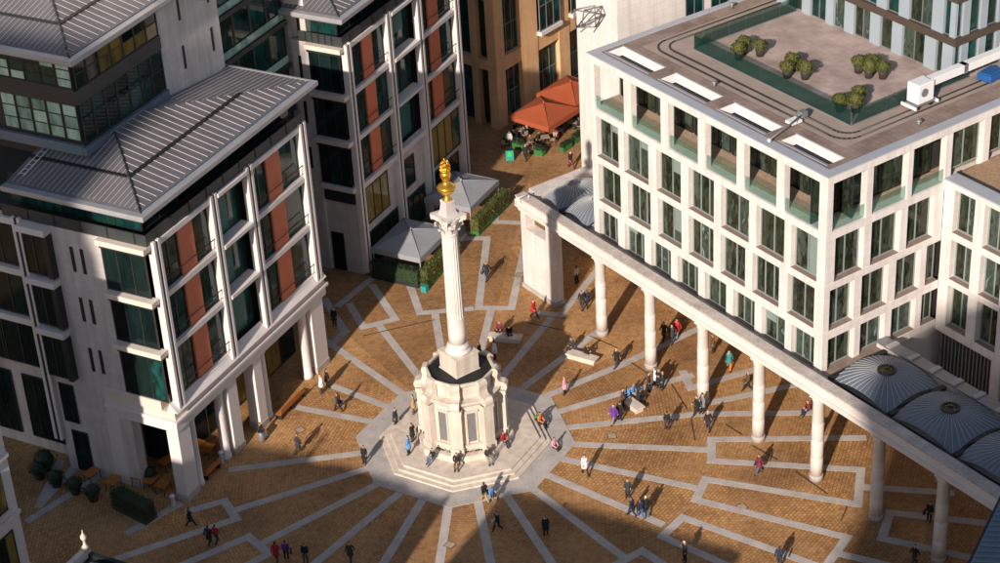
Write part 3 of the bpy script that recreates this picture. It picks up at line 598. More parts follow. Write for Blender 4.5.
# inner soffit and far wall of the covered walk
MB().box(-.6, 4.9, -28, 33, 7.1, 7.6).build('soffit', M['grey_stone'], cl)
MB().box(-1.05, -.0, -1.0, 25.2, 7.6, 7.7).build('flat_roof', M['granite'], cl)
MB().box(.0, 5.2, -1.0, -.03, 7.6, 7.72).build('flat_roof', M['deck'], cl)
MB().box(5.2, 6.0, -28, -.03, 6.4, 8.1).build('gutter_wall', M['grey_stone'], cl); MB().box(5.1, 6.1, -28, -.03, 8.1, 8.2).build('coping', M['grey_metal'], cl)
for k in range(9): MB().box(5.12, 6.08, -1.4-2.0*k, -1.0-2.0*k, 8.2, 8.32).build('coping_block', M['granite'], cl)
def vault(cv, hv, hu=2.5, cu=2.35, hub=True):
    n = 14
    Z = lambda x, y: 7.72+.62*(1-x*x)+.55*(1-y*y)
    mb = MB(); vs = [(cu+hu*(2*i/n-1), cv+hv*(2*j/n-1), Z(2*i/n-1, 2*j/n-1)) for i in range(n+1) for j in range(n+1)]
    mb.add(vs, [(i*(n+1)+j, (i+1)*(n+1)+j, (i+1)*(n+1)+j+1, i*(n+1)+j+1) for i in range(n) for j in range(n)], 0, True)
    v = mb.build('vault_roof', M['vault'], cl)
    sm = MB()
    for k in range(40):
        a = 2*math.pi*k/40; ca, sa = math.cos(a), math.sin(a); L = 1/max(abs(ca), abs(sa))
        P = []
        for q in range(8):
            t = .24+(L-.24-.01)*q/7; x, y = ca*t, sa*t; P.append((cu+hu*x, cv+hv*y, Z(x, y)+.02))
        for a_, b_ in zip(P, P[1:]): sm.tube(a_, b_, .022, n=4, sm=False)
    stuff(sm.build('standing_seam', M['vault_seam'], v))
    if not hub: return
    oc = MB(); zc = Z(0,0)
    oc.lathe([(.64,zc-.1),(.66,zc+.1),(.5,zc+.13),(.48,zc+.02)], 24, cu, cv); oc.build('oculus_ring', M['dark_metal'], v)
    og = MB(); og.lathe([(.5,zc+.03),(.3,zc+.1),(.02,zc+.14)], 16, cu, cv, sm=False); og.build('oculus_glass', M['glass_y'], v)
    ob = MB()
    for k in range(12):
        a = 2*math.pi*k/12; ob.tube((cu,cv,zc+.17), (cu+.5*math.cos(a), cv+.5*math.sin(a), zc+.06), .025, n=4)
    ob.build('oculus_bars', M['dark_metal'], v)
for cv, hv in ((-3.85,2.65),(-9.65,2.75),(-15.5,2.75),(-21.4,2.75),): vault(cv, hv)
vault(27.9, 1.6, hub=False); vault(31.0, 1.42, hub=False)
for v in (-1.1,-6.7,-12.6,-18.4,29.54): MB().box(-.2, 4.95, v-.2, v+.2, 7.6, 8.0).build('valley_gutter', M['black_roof'], cl)
MB().box(-1.04, -.2, -28, -1.02, 7.6, 7.9).build('valley_gutter', M['black_roof'], cl)

# ------------------------------------------------------------------ twin office blocks with terracotta panels
LA = R(60.4)
LORG = Vector((-19.71,-5.16,0)); MORG = Vector((-7.55,24.07,0))
def loc_w(org, u, v, z=0): return org+Vector((u*math.cos(LA)-v*math.sin(LA), u*math.sin(LA)+v*math.cos(LA), z))
def twin(B, pl, a, z0, z1):
    for k in (0, .5): part(B, 'mullion', 'trim', pl, a+k, a+k+.26, -.22, .3, z0, z1, bevel=.015)
    part(B, 'mullion_gap', 'dark_metal', pl, a+.26, a+.5, -.17, .2, z0, z1-.1)
STO = [(8.3,12.2),(12.62,16.28),(16.7,20.38)]
BMS = [(12.2,12.62),(16.28,16.7),(20.38,20.8)]
def panel_bay(B, a0, a1, p0, p1, gl='glass_t'):
    for z0, z1 in STO:
        window(B, 'v', a0, p0, .3, z0, z1, gl, 2 if p0-a0 > 1.6 else 1, fr=.12)
        part(B, 'terracotta_panel', 'terracotta', 'v', p0+.01, p1-.01, .12, .4, z0, z1)
        window(B, 'v', p1, a1, .3, z0, z1, gl, 1, fr=.12)
        r = MB(); r.box(a0, a1, -.12, -.07, z0+.95, z0+1.01); r.box(a0, a1, -.11, -.08, z0+.3, z0+.33); r.build('balcony_rail', M['dark_metal'], B)
    for z0, z1 in BMS: part(B, 'floor_beam', 'trim', 'v', a0, a1, -.1, .42, z0, z1, bevel=.015)
def recess_bay(B, a0, a1):
    for z0, z1 in STO:
        window(B, 'v', a0+.25, a1-.05, .8, z0, z1-.3, 'glass_t', 2, fr=.1)
        blind(B, 'v', a0+.4, a0+.4+(a1-a0)*random.uniform(.3,.8), .78, z0+.1, z1-.45, random.choice((.6,.98,.98)), 'curtain')
        f = MB(); f.box(a0, a0+.25, .2, 1.0, z0, z1); f.build('side_fin', M['dark_metal'], B)
    for z0, z1 in BMS:
        part(B, 'sill', 'trim', 'v', a0-.02, a1+.02, -.3, .95, z0+.12, z1, bevel=.02); part(B, 'sill_band', 'dark_metal', 'v', a0, a1, .1, .8, z0-.3, z0+.12)
def corner_windows(B, v1, zs, first=True):
    for z0, z1 in zs:
        window(B, 'u', .42, v1, .12, z0, z1-.35, ['glass_d','glass_d','glass_t'], 3, fr=.1)
        part(B, 'sill', 'cream', 'u', -.02, v1, -.5, .35, z1+.02, z1+.42, bevel=.03)
        part(B, 'sill_band', 'dark_metal', 'u', .3, v1, -.15, .4, z1-.35, z1+.02)
def hip_roof(B, u0, u1, v0, v1, ze, slope, sl_far, ridge_v, name='roof', vleft=None):
    """standing-seam roof: eave corner (u0,v0) rising inward; seams run down the slope"""
    Zf = lambda u, v: ze+min(slope*(v-v0), slope*(u-u0), sl_far*(u1-u))
    mb = MB(); nu, nv = 60, 30
    vs = [(u0+(u1-u0)*i/nu, v0+(v1-v0)*j/nv) for i in range(nu+1) for j in range(nv+1)]
    mb.add([(u, v, Zf(u, v)) for u, v in vs], [(i*(nv+1)+j, (i+1)*(nv+1)+j, (i+1)*(nv+1)+j+1, i*(nv+1)+j+1) for i in range(nu) for j in range(nv)])
    rf = mb.build(name, M['roof_zinc'], B)
    sm = MB()
    def seam(pts):
        for (a, b) in zip(pts, pts[1:]): sm.tube((a[0], a[1], Zf(*a)+.03), (b[0], b[1], Zf(*b)+.03), .02, n=4, sm=False)
    k = u0+.3
    while k < u1-.2:                      # facet rising in +v
        top = min(v0+(k-u0), v0+sl_far/slope*(u1-k), v1)
        if top > v0+.3: seam([(k, v0+.35), (k, (v0+top)/2), (k, top)])
        k += .66
    k = v0+.3
    while k < v1:
        top = min(u0+(k-v0), u0+ridge_v)
        if top > u0+.3: seam([(u0+.35, k), ((u0+top)/2, k), (top, k)])
        far = u1-min((k-v0)*slope/sl_far, 8)
        if far < u1-.3: seam([(u1-.3, k), (far, k)])
        k += .42
    stuff(sm.build('standing_seam', M['seam'], rf))
    hp = MB(); n = 20
    for i in range(n):
        a, b = (v1-v0)*i/n, (v1-v0)*(i+1)/n
        hp.tube((u0+a, v0+a, Zf(u0+a, v0+a)+.05), (u0+b, v0+b, Zf(u0+b, v0+b)+.05), .06, n=5)
    hp.build('hip_capping', M['dark_metal'], rf)
    gt = MB(); s = 3.0
    gt.box(u0+s, u1-s*slope/sl_far, v0+s-.16, v0+s+.16, Zf(u0+9, v0+s)-.02, Zf(u0+9, v0+s)+.07); gt.box(u0+s-.16, u0+s+.16, v0+s+.16, v1, Zf(u0+s, v0+9)-.02, Zf(u0+s, v0+9)+.07)
    gt.build('gutter', M['black_roof'], rf)
    ev = MB(); ev.box(u0-.45, u1+.1, v0-.45, v0+.12, ze-.3, ze+.06); ev.box(u0-.45, u0+.12, v0+.12, v1, ze-.3, ze+.06); ev.box(u1-.15, u1+.1, v0+.12, v1, ze-.3, ze+.05)
    ev.build('eave', M['eave'], B, bevel=.04)
    so_ = MB(); so_.box(u0-.3, u1-.2, v0-.3, v1, ze-.42, ze-.302); so_.build('soffit', M['grey_metal'], B)
    ln = MB(); ln.box(u0+.13, u1-.3, v0+.13, v0+.2, ze-.0, ze+.12); ln.build('snow_guard', M['lead'], B)
    return rf
def attic(B, u1, v1, z0=20.8, z1=23.1):
    n = 9
    for k in range(n): window(B, 'v', 1.1+(u1-1.1)*k/n, 1.1+(u1-1.1)*(k+1)/n, 1.1, z0+.4, z1, 'glass_d', 1, fr=.06)
    m = max(2, round(v1/2.2))
    for k in range(m): window(B, 'u', 1.1+(v1-1.1)*k/m, 1.1+(v1-1.1)*(k+1)/m, 1.1, z0+.4, z1, 'glass_t', 1, fr=.06)
    MB().box(1.3, u1, 1.3, v1, z0, z1+.3).build('wall', M['soil_wall'], B)
    f = MB(); f.box(.02, u1, .02, .12, z0, z0+.85); f.box(.02, .12, .12, v1, z0, z0+.85); f.build('parapet', mat('parapet_metal', (.035,.04,.042), .5, .2, 1), B)
    f = MB(); f.box(.12, u1, .12, 1.3, z0-.1, z0+.02); f.box(.12, 1.3, 1.3, v1, z0-.1, z0+.02); f.build('gutter_floor', M['dark_metal'], B)
    for k in range(5): MB().box(-.03, .02, .9+k*(v1-1)/5, 1.0+k*(v1-1)/5, z0+.1, z0+.95).build('parapet_post', M['dark_metal'], B)
    for k in range(9): MB().box(.9+k*(u1-1)/9, 1.0+k*(u1-1)/9, -.03, .02, z0+.1, z0+.95).build('parapet_post', M['dark_metal'], B)
def slits(B, spots, m='black_roof', pl='u', d=-.01, ou=0, ov=0, w=.28):
    for a, z0, z1 in spots: part(B, 'slit_window', m, pl, a, a+w, d, d+.1, z0, z1, ou, ov)

LB = empty('panelled_office_building', LORG, LA, 'grey stone office block with terracotta panels and zinc roof, arcade of piers at street level', 'building')
MB().box(1.0, 19.6, 1.0, 24, 7.6, 20.75).build('wall', M['soil_wall'], LB)
MB().box(3.4, 19.6, 6.0, 24, 0, 7.0).build('wall', M['soil_wall'], LB)
for a in (.42, 7.08, 11.55, 18.6): twin(LB, 'v', a, 7.6, 20.95)
panel_bay(LB, 1.2, 7.08, 3.45, 5.15); recess_bay(LB, 7.9, 11.5); panel_bay(LB, 12.34, 18.58, 14.35, 16.1)
for z0, z1 in STO: window(LB, 'u', .3, 2.4, .05, z0, z1-.4, 'glass_t', 1, ou=19.5)
corner_windows(LB, 3.95, STO)
# stone wall with slit windows on the shaded side
part(LB, 'wall', 'grey_stone', 'u', 3.97, 8.0, .02, .9, 0, 20.75)
for z in (9.4, 13.5, 17.5): slits(LB, [(5.5,z,z+1.95),(6.35,z,z+1.95)])
for k, (z0, z1) in enumerate(STO):
    window(LB, 'u', 8.4, 10.2, -.45, z0+.2, z1-.3, 'glass_d', 2, fr=.12)
    f = MB(); f.box(-.55, .6, 8.02, 8.4, z0+.1, z1-.2); f.build('bay_side', M['dark_metal'], LB); 
    part(LB, 'sill', 'trim', 'u', 8.0, 10.4, -.75, .6, z1-.18, z1+.3, bevel=.02)
    for q in range(3): window(LB, 'u', 11.3+3.2*q, 14.4+3.2*q, .2, z0, z1-.2, 'glass_d', 2, fr=.12)
    part(LB, 'floor_beam', 'trim', 'u', 11.2, 24, -.1, .6, z1-.2, z1+.3)
twin(LB, 'u', 10.4, 2.5, 20.9); twin(LB, 'u', 16.8, 2.5, 20.9)
part(LB, 'wall', 'grey_stone', 'u', 8.02, 10.4, .05, .9, 0, 8.3); window(LB, 'u', 8.7, 10.0, .02, 4.3, 7.6, 'glass_d', 1); window(LB, 'u', 8.2, 9.6, .02, .1, 3.6, 'glass_d', 1)
part(LB, 'wall', 'grey_stone', 'u', 10.42, 24, 1.2, 2.0, 0, 8.3)
for q in range(3): window(LB, 'u', 11.4+4*q, 14.4+4*q, 1.12, 1, 6.5, 'glass_d', 3)
# street level
c = MB(); c.box(-.1, 19.7, -.1, .9, 6.0, 6.75); c.box(-.1, .9, .9, 5.9, 6.0, 6.75); c.build('lintel', M['trim'], LB, bevel=.02)
c = MB(); c.box(-.28, 19.9, -.28, 1.0, 6.75, 7.0); c.box(-.28, 1.0, 1.0, 5.9, 6.75, 7.0); c.build('cornice', M['trim'], LB, bevel=.03)
c = MB(); c.box(-.05, 19.7, -.05, 1.0, 7.0, 7.6); c.box(-.05, 1.0, 1.0, 5.9, 7.0, 8.3); c.build('fascia', M['cream'], LB, bevel=.02)
c = MB(); c.add([(0,-.3,7.6),(19.7,-.3,7.6),(19.7,.3,8.3),(0,.3,8.3),(0,.6,7.6),(19.7,.6,7.6)], [(0,1,2,3),(0,3,4),(1,5,2),(3,2,5,4)]); c.build('sloping_sill', M['trim'], LB)
MB().box(.6, 19.6, .9, 6, 6.6, 7.0).build('arcade_ceiling', M['grey_stone'], LB)
colm = MB(); colm.lathe([(.42,0),(.42,.3),(.37,.34),(.36,2),(.34,5.6),(.42,5.75),(.42,6.0)], 20); colm = colm.mesh('column', M['trim'])
for a, b in ((-.02,1.4),(6.1,7.3),(9.5,10.5),(17.5,19.2)):
    part(LB, 'pier', 'trim', 'v', a, b, -.02, .95, .5, 6.0, bevel=.02); part(LB, 'pier_foot', 'granite', 'v', a-.05, b+.05, -.07, 1.0, 0, .5)
for a in (2.0, 5.5, 11.1, 16.8): put('column', colm, LB, (a, .45, 0))
part(LB, 'pier', 'trim', 'u', 5.0, 6.2, .0, .9, 0, 6.0); part(LB, 'wall', 'grey_stone', 'v', 0.95, 3.3, 5.9, 6.2, 0, 6.6)
window(LB, 'v', 3.4, 19.4, 3.2, .1, 5.6, ['glass_d','glass_d','glass_y'], 8)
window(LB, 'u', 3.25, 5.85, 3.32, .1, 5.6, 'glass_d', 2)
attic(LB, 19.3, 12)
hip_roof(LB, -.3, 20.8, -.2, 11, 23.5, .215, .135, 9)

# glass-walled storeys on top of that block
TB = empty('rooftop_glass_storeys', loc_w(LORG, 3.6, 6.9, 23.6), LA, 'two glazed rooftop storeys under a zinc roof with stone end wall, above the panelled office', 'building')
tz = lambda z: z-23.6
for k in range(5):
    for z0, z1 in ((25.5,28.2),(29.4,31.4)): window(TB, 'u', .15+1.3*k, 1.4+1.3*k, 0, tz(z0), tz(z1), 'glass_m' if z0 < 27 else ['glass_m','glass_t'], 1, 3, fr=.07)
for k in range(7):
    window(TB, 'v', .15+1.33*k, 1.45+1.33*k, 0, tz(25.3), tz(28.3), ['glass_d','glass_t','glass_d'], 1, 2, fr=.07); window(TB, 'v', .15+1.33*k, 1.45+1.33*k, 0, tz(29.3), tz(31.4), ['glass_d','glass_d','glass_y'], 1, 2, fr=.06)
f = MB(); f.box(-.1, 9.5, -.1, .1, tz(28.3), tz(29.3)); f.box(-.1, .1, .1, 10, tz(28.2), tz(29.4)); f.build('floor_band', mat('slate_band', (.025,.028,.034), .45, .2, 1), TB)
f = MB(); f.box(-.25, 9.4, -.3, .0, tz(24.6), tz(25.2)); f.box(-.3, 0, 0, 10, tz(24.6), tz(25.3)); f.build('upstand', M['lead'], TB)
MB().box(.12, 9.6, .12, 14, tz(23.8), tz(31.5)).build('wall', M['soil_wall'], TB)
MB().box(9.55, 16.6, .0, 14, tz(23.7), tz(40)).build('stone_end_wall', M['grey_stone'], TB)
slits(TB, [(11.85,tz(25.6),tz(27.4)),(11.95,tz(29.3),tz(31.1)),(15.4,tz(25.45),tz(27.3)),(15.5,tz(29.2),tz(31.0))], pl='v', d=-.015)
hip_roof(TB, -.3, 30, -.3, 14, tz(31.8), .25, .25, 12)
# glazed link between the two blocks
LK = empty('glass_link', loc_w(LORG, 20.2, 9.0, 0), LA, 'dark teal glazed link between the stone end wall and the second panelled office', 'building')
for z in range(1, 9):
    for k in range(5): window(LK, 'v', .02+2.2*k, 2.2+2.2*k, 0, z*3.7+.4, z*3.7+3.7, 'glass_t', 1, 1, fr=.1)
    MB().box(0, 11, -.35, .2, z*3.7, z*3.7+.38).build('floor_band', M['dark_metal'], LK)
    part(LK, 'spandrel', 'glass_m', 'v', 2.0, 11, -.12, -.05, z*3.7+.4, z*3.7+1.0)
MB().box(0, 11, .2, 8, 0, 34).build('wall', M['soil_wall'], LK)

MBd = empty('panelled_office_block_behind', MORG, LA, 'grey stone office block with terracotta panels, two grey canopies at its foot', 'building')
MB().box(1.0, 18.4, 1.0, 20, 0, 20.75).build('wall', M['soil_wall'], MBd)
for a in (.2, 6.5, 11.4, 17.7): twin(MBd, 'v', a, .3, 20.95)
panel_bay(MBd, 1.0, 6.5, 3.0, 4.55); recess_bay(MBd, 7.3, 11.35); panel_bay(MBd, 12.2, 17.68, 13.6, 15.3)
corner_windows(MBd, 3.3, STO)
part(MBd, 'wall', 'grey_stone', 'u', .2, 3.3, .3, .9, 0, 7.9); part(MBd, 'floor_beam', 'trim', 'u', .2, 3.3, -.2, .6, 7.9, 8.3)
part(MBd, 'sill_band', 'dark_metal', 'u', .4, 3.2, .1, .5, 6.7, 7.6); window(MBd, 'u', 1.9, 3.1, .28, .05, 3.6, 'glass_d', 1)
part(MBd, 'wall', 'grey_stone', 'u', 3.32, 4.86, .1, .9, 0, 20.75); part(MBd, 'wall', 'grey_stone', 'u', 4.88, 9.2, .4, 1.2, 0, 27)
part(MBd, 'wall', 'grey_stone', 'u', 3.5, 4.86, .42, 1.2, 20.9, 27)
for z in (9.4, 13.5, 17.5, 20.9): slits(MBd, [(4.0,z,z+1.95)], d=.08 if z < 20 else .4)
# lower storeys, right face
part(MBd, 'floor_beam', 'trim', 'v', 1.0, 17.68, -.12, .45, 7.85, 8.3)
part(MBd, 'wall', 'grey_stone', 'v', 1.0, 17.68, .25, .95, 0, 7.85)
window(MBd, 'v', 1.3, 4.9, .05, 4.3, 7.7, ['glass_y','glass_y','glass_t'], 3, fr=.12); window(MBd, 'v', 1.2, 6.3, .2, .1, 3.4, 'glass_d', 4, fr=.12)
window(MBd, 'v', 7.9, 9.6, .2, 4.2, 6.9, 'glass_d', 1, fr=.12); window(MBd, 'v', 8.0, 11.0, .2, .1, 3.3, 'glass_t', 3, fr=.14)
window(MBd, 'v', 12.3, 17.4, .05, 4.0, 7.7, ['glass_y','glass_y','glass_t'], 4, fr=.12); window(MBd, 'v', 12.5, 17.2, .2, .1, 3.4, 'glass_d', 4, fr=.12)
attic(MBd, 18.2, 4)
hip_roof(MBd, -.3, 19.4, -.2, 8, 23.5, .215, .16, 6)

# ------------------------------------------------------------------ orange stone building
OA = R(49)
OB = empty('orange_stone_building', (4.75,49.2,0), OA, 'orange sandstone building with bay windows behind the orange parasols', 'building')
MB().box(.7, 30, .7, 30, 0, 36).build('wall', M['soil_wall'], OB)
opz = [(.4,5.6),(7.0,12.6),(14.0,18.8),(20.2,25),(26.4,31)]
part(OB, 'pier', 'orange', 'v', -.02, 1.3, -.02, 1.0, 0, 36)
pv = [(3.9,6.3),(9.6,11.2),(14.0,16.5),(20,22),(26,30)]
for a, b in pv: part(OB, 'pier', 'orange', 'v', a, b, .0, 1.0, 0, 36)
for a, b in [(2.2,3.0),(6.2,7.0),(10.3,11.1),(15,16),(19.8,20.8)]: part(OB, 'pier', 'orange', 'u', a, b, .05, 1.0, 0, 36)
for z0, z1 in zip([5.6,12.6,18.8,25,31], [7.0,14.0,20.2,26.4,36]):
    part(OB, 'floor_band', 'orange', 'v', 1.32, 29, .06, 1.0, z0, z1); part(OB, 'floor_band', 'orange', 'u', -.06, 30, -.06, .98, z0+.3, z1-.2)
for z0, z1 in opz:
    for (a, b) in ((1.3,3.9),(6.3,9.6),(11.2,14.0),(16.5,20),(22,26)):
        bay = z0 > 6 and a > 5
        window(OB, 'v', a+.05, b-.05, -.25 if bay else .5, z0+(.6 if bay else 0), z1, ['glass_t','glass_w'], 3, 2, fm='grey_metal')
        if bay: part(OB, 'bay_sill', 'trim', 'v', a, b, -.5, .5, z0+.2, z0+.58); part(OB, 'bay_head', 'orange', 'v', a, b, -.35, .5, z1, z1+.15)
    for (a, b) in ((0,2.2),(3.0,6.2),(7.0,10.3),(11.1,15),(16,19.8)): window(OB, 'u', a+.05 if a else 1.0, b-.05, .6, z0, z1, 'glass_t', 2, 2, fr=.1)

# ------------------------------------------------------------------ near buildings at the picture's lower edge
NB = empty('pale_corner_building', (-28.23,-17.21,0), LA, 'pale stone building corner in shade across the alley from the panelled office', 'building')
MB().box(-14, 0, 0, 14, 0, 24).build('wall', M['trim'], NB)
for k in range(5):
    for a in range(4):
        window(NB, 'v', -2.6-3.2*a, -.9-3.2*a, -.05, 1.2+4.4*k, 4.0+4.4*k, ['glass_d','glass_y'], 2); part(NB, 'sill', 'cream', 'v', -2.8-3.2*a, -.7-3.2*a, -.25, 0, 1.0+4.4*k, 1.18+4.4*k)
    part(NB, 'string_course', 'trim', 'v', -14, .05, -.15, 0, 4.7+4.4*k, 5.0+4.4*k)
GO = Vector((-22.61,-24.85,0))
GH = empty('stone_gatehouse', GO, LA, 'stone gatehouse with lead roof behind a white parapet, urn finial on its corner', 'gatehouse')
MB().box(-6, 0, -12, -4.2, 0, 11.2).build('wall', M['white'], GH); MB().box(-6, 0, -4.0, 0, 0, 11.2).build('wall', M['white'], GH)
MB().box(-6, 0, -4.2, -4.0, 5, 11.2).build('wall', M['white'], GH)
f = MB(); f.box(-.3, .1, -.3, .1, 11.2, 12.05); f.box(-6, -.3, -.25, .1, 11.2, 11.95); f.build('parapet', M['monument'], GH, bevel=.03); MB().box(-6, -.3, -12, -11.65, 11.2, 12.0).build('parapet', M['monument'], GH, bevel=.03)
f = MB(); f.box(-.2, .1, -12, -.3, 11.2, 11.6); f.box(-6, -.2, -11.65, -.3, 11.2, 11.35); f.build('gutter', M['black_roof'], GH)
f = MB(); f.add([(-.5,-.8,11.4),(-.5,-11,11.4),(-6,-11,11.4),(-6,-.8,11.4),(-3.2,-2.6,13.3),(-3.2,-8.6,13.3)], [(0,1,5,4),(3,0,4),(1,2,5),(2,3,4,5)]); f.build('roof', M['lead'], GH)
sm = MB()
for k in range(14):
    v = -1.2-.68*k; t = min(1, (-.8-v)/1.8, (v+11)/2.4); sm.tube((-.5,v,11.44), (-.5-2.7*t, v, 11.44+1.9*t), .045, n=4)
for k in range(5): u = -1.0-.45*k; t = (-.5-u)/2.7; sm.tube((u,-.8,11.44), (u,-.8-1.8*t,11.44+1.9*t), .045, n=4)
stuff(sm.build('roof_seam', M['lead_seam'], GH))
fn = MB(); fn.lathe([(.2,12.0),(.2,12.2),(.1,12.3),(.08,12.6),(.16,12.72),(.2,12.9),(.12,13.05),(.05,13.15),(.02,13.4)], 12, -.2, -.2); fn.build('finial', M['monument'], GH)
BO = G(1000,497,20)
BR = empty('lead_roofed_building', (BO.x,BO.y,0), LA, 'blue-grey lead roof with raised seams jutting into the lower right beside the colonnade', 'building')
MB().box(-16, 8, -14, -.3, 0, 19.4).build('wall', M['brick'], BR)
f = MB(); f.box(-16, 8, -.5, .05, 19.4, 19.95); f.build('eave', M['black_roof'], BR)
f = MB(); f.add([(-16,-.1,19.97),(8,-.1,19.97),(8,-7,21.8),(-16,-7,21.8),(8,-14,19.97),(-16,-14,19.97)], [(0,1,2,3),(3,2,4,5)]); f.build('roof', M['lead'], BR)
f = MB()
for k in range(52): f.tube((-15.9+.46*k,-.15,20.03), (-15.9+.46*k,-7,21.85), .035, n=4)
stuff(f.build('roof_seam', M['lead_seam'], BR))

# buildings outside the frame whose shadows fall on the square
SA, SS = Vector((math.cos(R(SUN_AZ)), math.sin(R(SUN_AZ)), 0)), Vector((math.sin(R(SUN_AZ)), -math.cos(R(SUN_AZ)), 0))
def ST(s, t): return SS*s+SA*t
TE = math.tan(R(SUN_EL))
CH = empty('brick_chapter_house', ST(5.4,-38), LA, 'red brick chapter house with hipped roof standing south of the square', 'building')
MB().box(-9, 0, -17, 0, 0, 14.2).build('wall', M['brick'], CH); MB().box(-9.3, .3, -17.3, .3, 14.2, 14.8).build('parapet', M['cream'], CH)
f = MB(); f.frustum([(-9,-17),(0,-17),(0,0),(-9,0)], 14.8, [(-5.5,-13),(-3.5,-13),(-3.5,-4),(-5.5,-4)], 15.4); f.build('roof', M['lead'], CH)
for k in range(5):
    for z in (1.5,5.5,9.5): window(CH, 'u', -3.2-3.3*k, -1.6-3.3*k, .02, z, z+2.4, 'glass_d', 2, ou=0)
CT = empty('domed_cathedral', ST(50.5,-116), R(SUN_AZ-90), 'domed stone cathedral with west tower standing south of the square', 'cathedral')
MB().lathe([(21.5,0),(21.5,60),(22,60.5),(22,61.5),(14,62),(13.5,66.5)], 48).build('drum', M['white'], CT)
MB().lathe([(13.5,66)]+[(13.4*math.cos(R(a)), 66+13.5*math.sin(R(a))) for a in (8,20,32,44,56,66,75)]+[(2.2,79.2)], 48).build('dome', M['lead'], CT)
MB().lathe([(2.0,79),(2.0,84.2),(2.3,84.3),(2.3,84.5)], 24).build('gallery', M['white'], CT)
f = MB(); f.box(-98, -70.3, -2, 14, 0, 40); f.box(-97.3, -70.5, -1, 13, 40, 60); f.box(-96, -71, 1, 11, 60, 76); f.build('west_tower', M['white'], CT)
DR = empty('added_shade_block', ST(-19.7,-60), R(SUN_AZ-90), 'unseen stone block with flat cornice, added west of the gatehouse to cast shade', 'building')  # made-up building out of view, added to shade the lower-left paving
MB().box(0, 9.7, 0, 10, 0, 19.4).build('wall', M['grey_stone'], DR); MB().box(-.3, 10, -.3, 10.2, 19.4, 19.9).build('cornice', M['trim'], DR)
for k in range(3):
    for z in (1.5, 6, 10.5, 15): window(DR, 'v', 1.2+3*k, 2.8+3*k, -.03, z, z+2.6, 'glass_d', 2)
f = MB(); f.box(-70, -19, -4, 12, 0, 26); f.build('nave', M['white'], CT)

# ------------------------------------------------------------------ canopies, hedges, parasols, furniture
def hedge(name, p, q, width, h, label, leafm='leaf', box='planter_green', n=None, cat='hedge', group=None, trough=.35):
    p = Vector((p[0], p[1], 0)); q = Vector((q[0], q[1], 0)); d = q-p; L = d.length; rz = math.atan2(d.y, d.x)
    o = empty(name, p, rz, label, cat, group)
    MB().box(0, L, -width/2, width/2, 0, trough).build('trough', M[box], o, bevel=.02)
    f = MB(); f.box(.06, L-.06, -width/2+.06, width/2-.06, trough, h-.08)
    rng = random.Random(hash(name) % 1000+int(L*10)); pts = []
    n = n or int(L*260)
    for _ in range(n):
        c = rng.random(); x = rng.uniform(0, L)
        if c < .4: pts.append(((x, rng.uniform(-width/2, width/2), h+rng.uniform(-.12,.06)), (0,0,1)))
        elif c < .85: s_ = rng.choice((-1,1)); pts.append(((x, s_*(width/2+rng.uniform(-.08,.05)), rng.uniform(trough, h)), (0,s_,.2)))
        else: s_ = rng.choice((0,1)); pts.append(((L*s_+rng.uniform(-.06,.06), rng.uniform(-width/2, width/2), rng.uniform(trough, h)), (2*s_-1,0,.2)))
    leaves(f, pts, .15, rng); f.build('foliage', M[leafm], o)
    return o
def canopy(corners, zt, zp, m, label, name, cat, post=True, group=None, rise_in=0.0):
    c = sum((Vector(p) for p in corners), Vector((0,0)))/4
    o = empty(name, (c.x, c.y, 0), 0, label, cat, group)
    P = [Vector(p)-c for p in corners]
    f = MB()
    for k in range(4):
        a, b = P[k], P[(k+1)%4]; n_ = 8
        for i in range(n_):      # slight sag of the cloth between hips
            pass
        mid = (a+b)/2*.98
        f.add([(a.x,a.y,zt),(mid.x,mid.y,zt-.0),(b.x,b.y,zt),(0,0,zp),((a.x)*.5,(a.y)*.5,zt+(zp-zt)*.47),((b.x)*.5,(b.y)*.5,zt+(zp-zt)*.47),(mid.x*.5,mid.y*.5,zt+(zp-zt)*.44)], [(0,1,6,4),(1,2,5,6),(4,6,3),(6,5,3)])
    cv = f.build('cloth', M[m], o); md = cv.modifiers.new('thick', 'SOLIDIFY'); md.thickness = .03
    v = MB()
    for k in range(4):
        a, b = P[k], P[(k+1)%4]; n = Vector((-(b-a).y, (b-a).x)).normalized()*.015
        v.add([(a.x,a.y,zt+.02),(b.x,b.y,zt+.02),(b.x,b.y,zt-.45),(a.x,a.y,zt-.45),(a.x+n.x,a.y+n.y,zt+.02),(b.x+n.x,b.y+n.y,zt+.02),(b.x+n.x,b.y+n.y,zt-.45),(a.x+n.x,a.y+n.y,zt-.45)], [(0,1,2,3),(7,6,5,4),(3,2,6,7)])
    v.build('valance', M[m], o)
    hp = MB()
    for a in P: hp.tube((a.x,a.y,zt+.03), (0,0,zp+.03), .03, n=5)
    hp.lathe([(.12,zp),(.1,zp+.12),(.03,zp+.2)], 10); hp.build('hip_seam', M[m], o)
    if post:
        for a in P: MB().tube((a.x*.96,a.y*.96,0), (a.x*.96,a.y*.96,zt), .06, n=8).build('post', M['grey_metal'], o)
    else:
        MB().tube((0,0,0), (0,0,zp), .06, n=8).build('pole', M['dark_metal'], o); MB().lathe([(.45,0),(.45,.1),(.1,.16)], 16).build('foot', M['dark_metal'], o)
        rb = MB()
        for a in P: rb.tube((a.x*.97,a.y*.97,zt-.03), (0,0,zp-.06), .02, n=5); rb.tube((0,0,zt-.3), (a.x*.5,a.y*.5,zt+(zp-zt)*.42), .018, n=5)
        rb.build('ribs', M['wood'], o)
    return o
def Lq(u, v): p = loc_w(MORG, u, v); return (p.x, p.y)
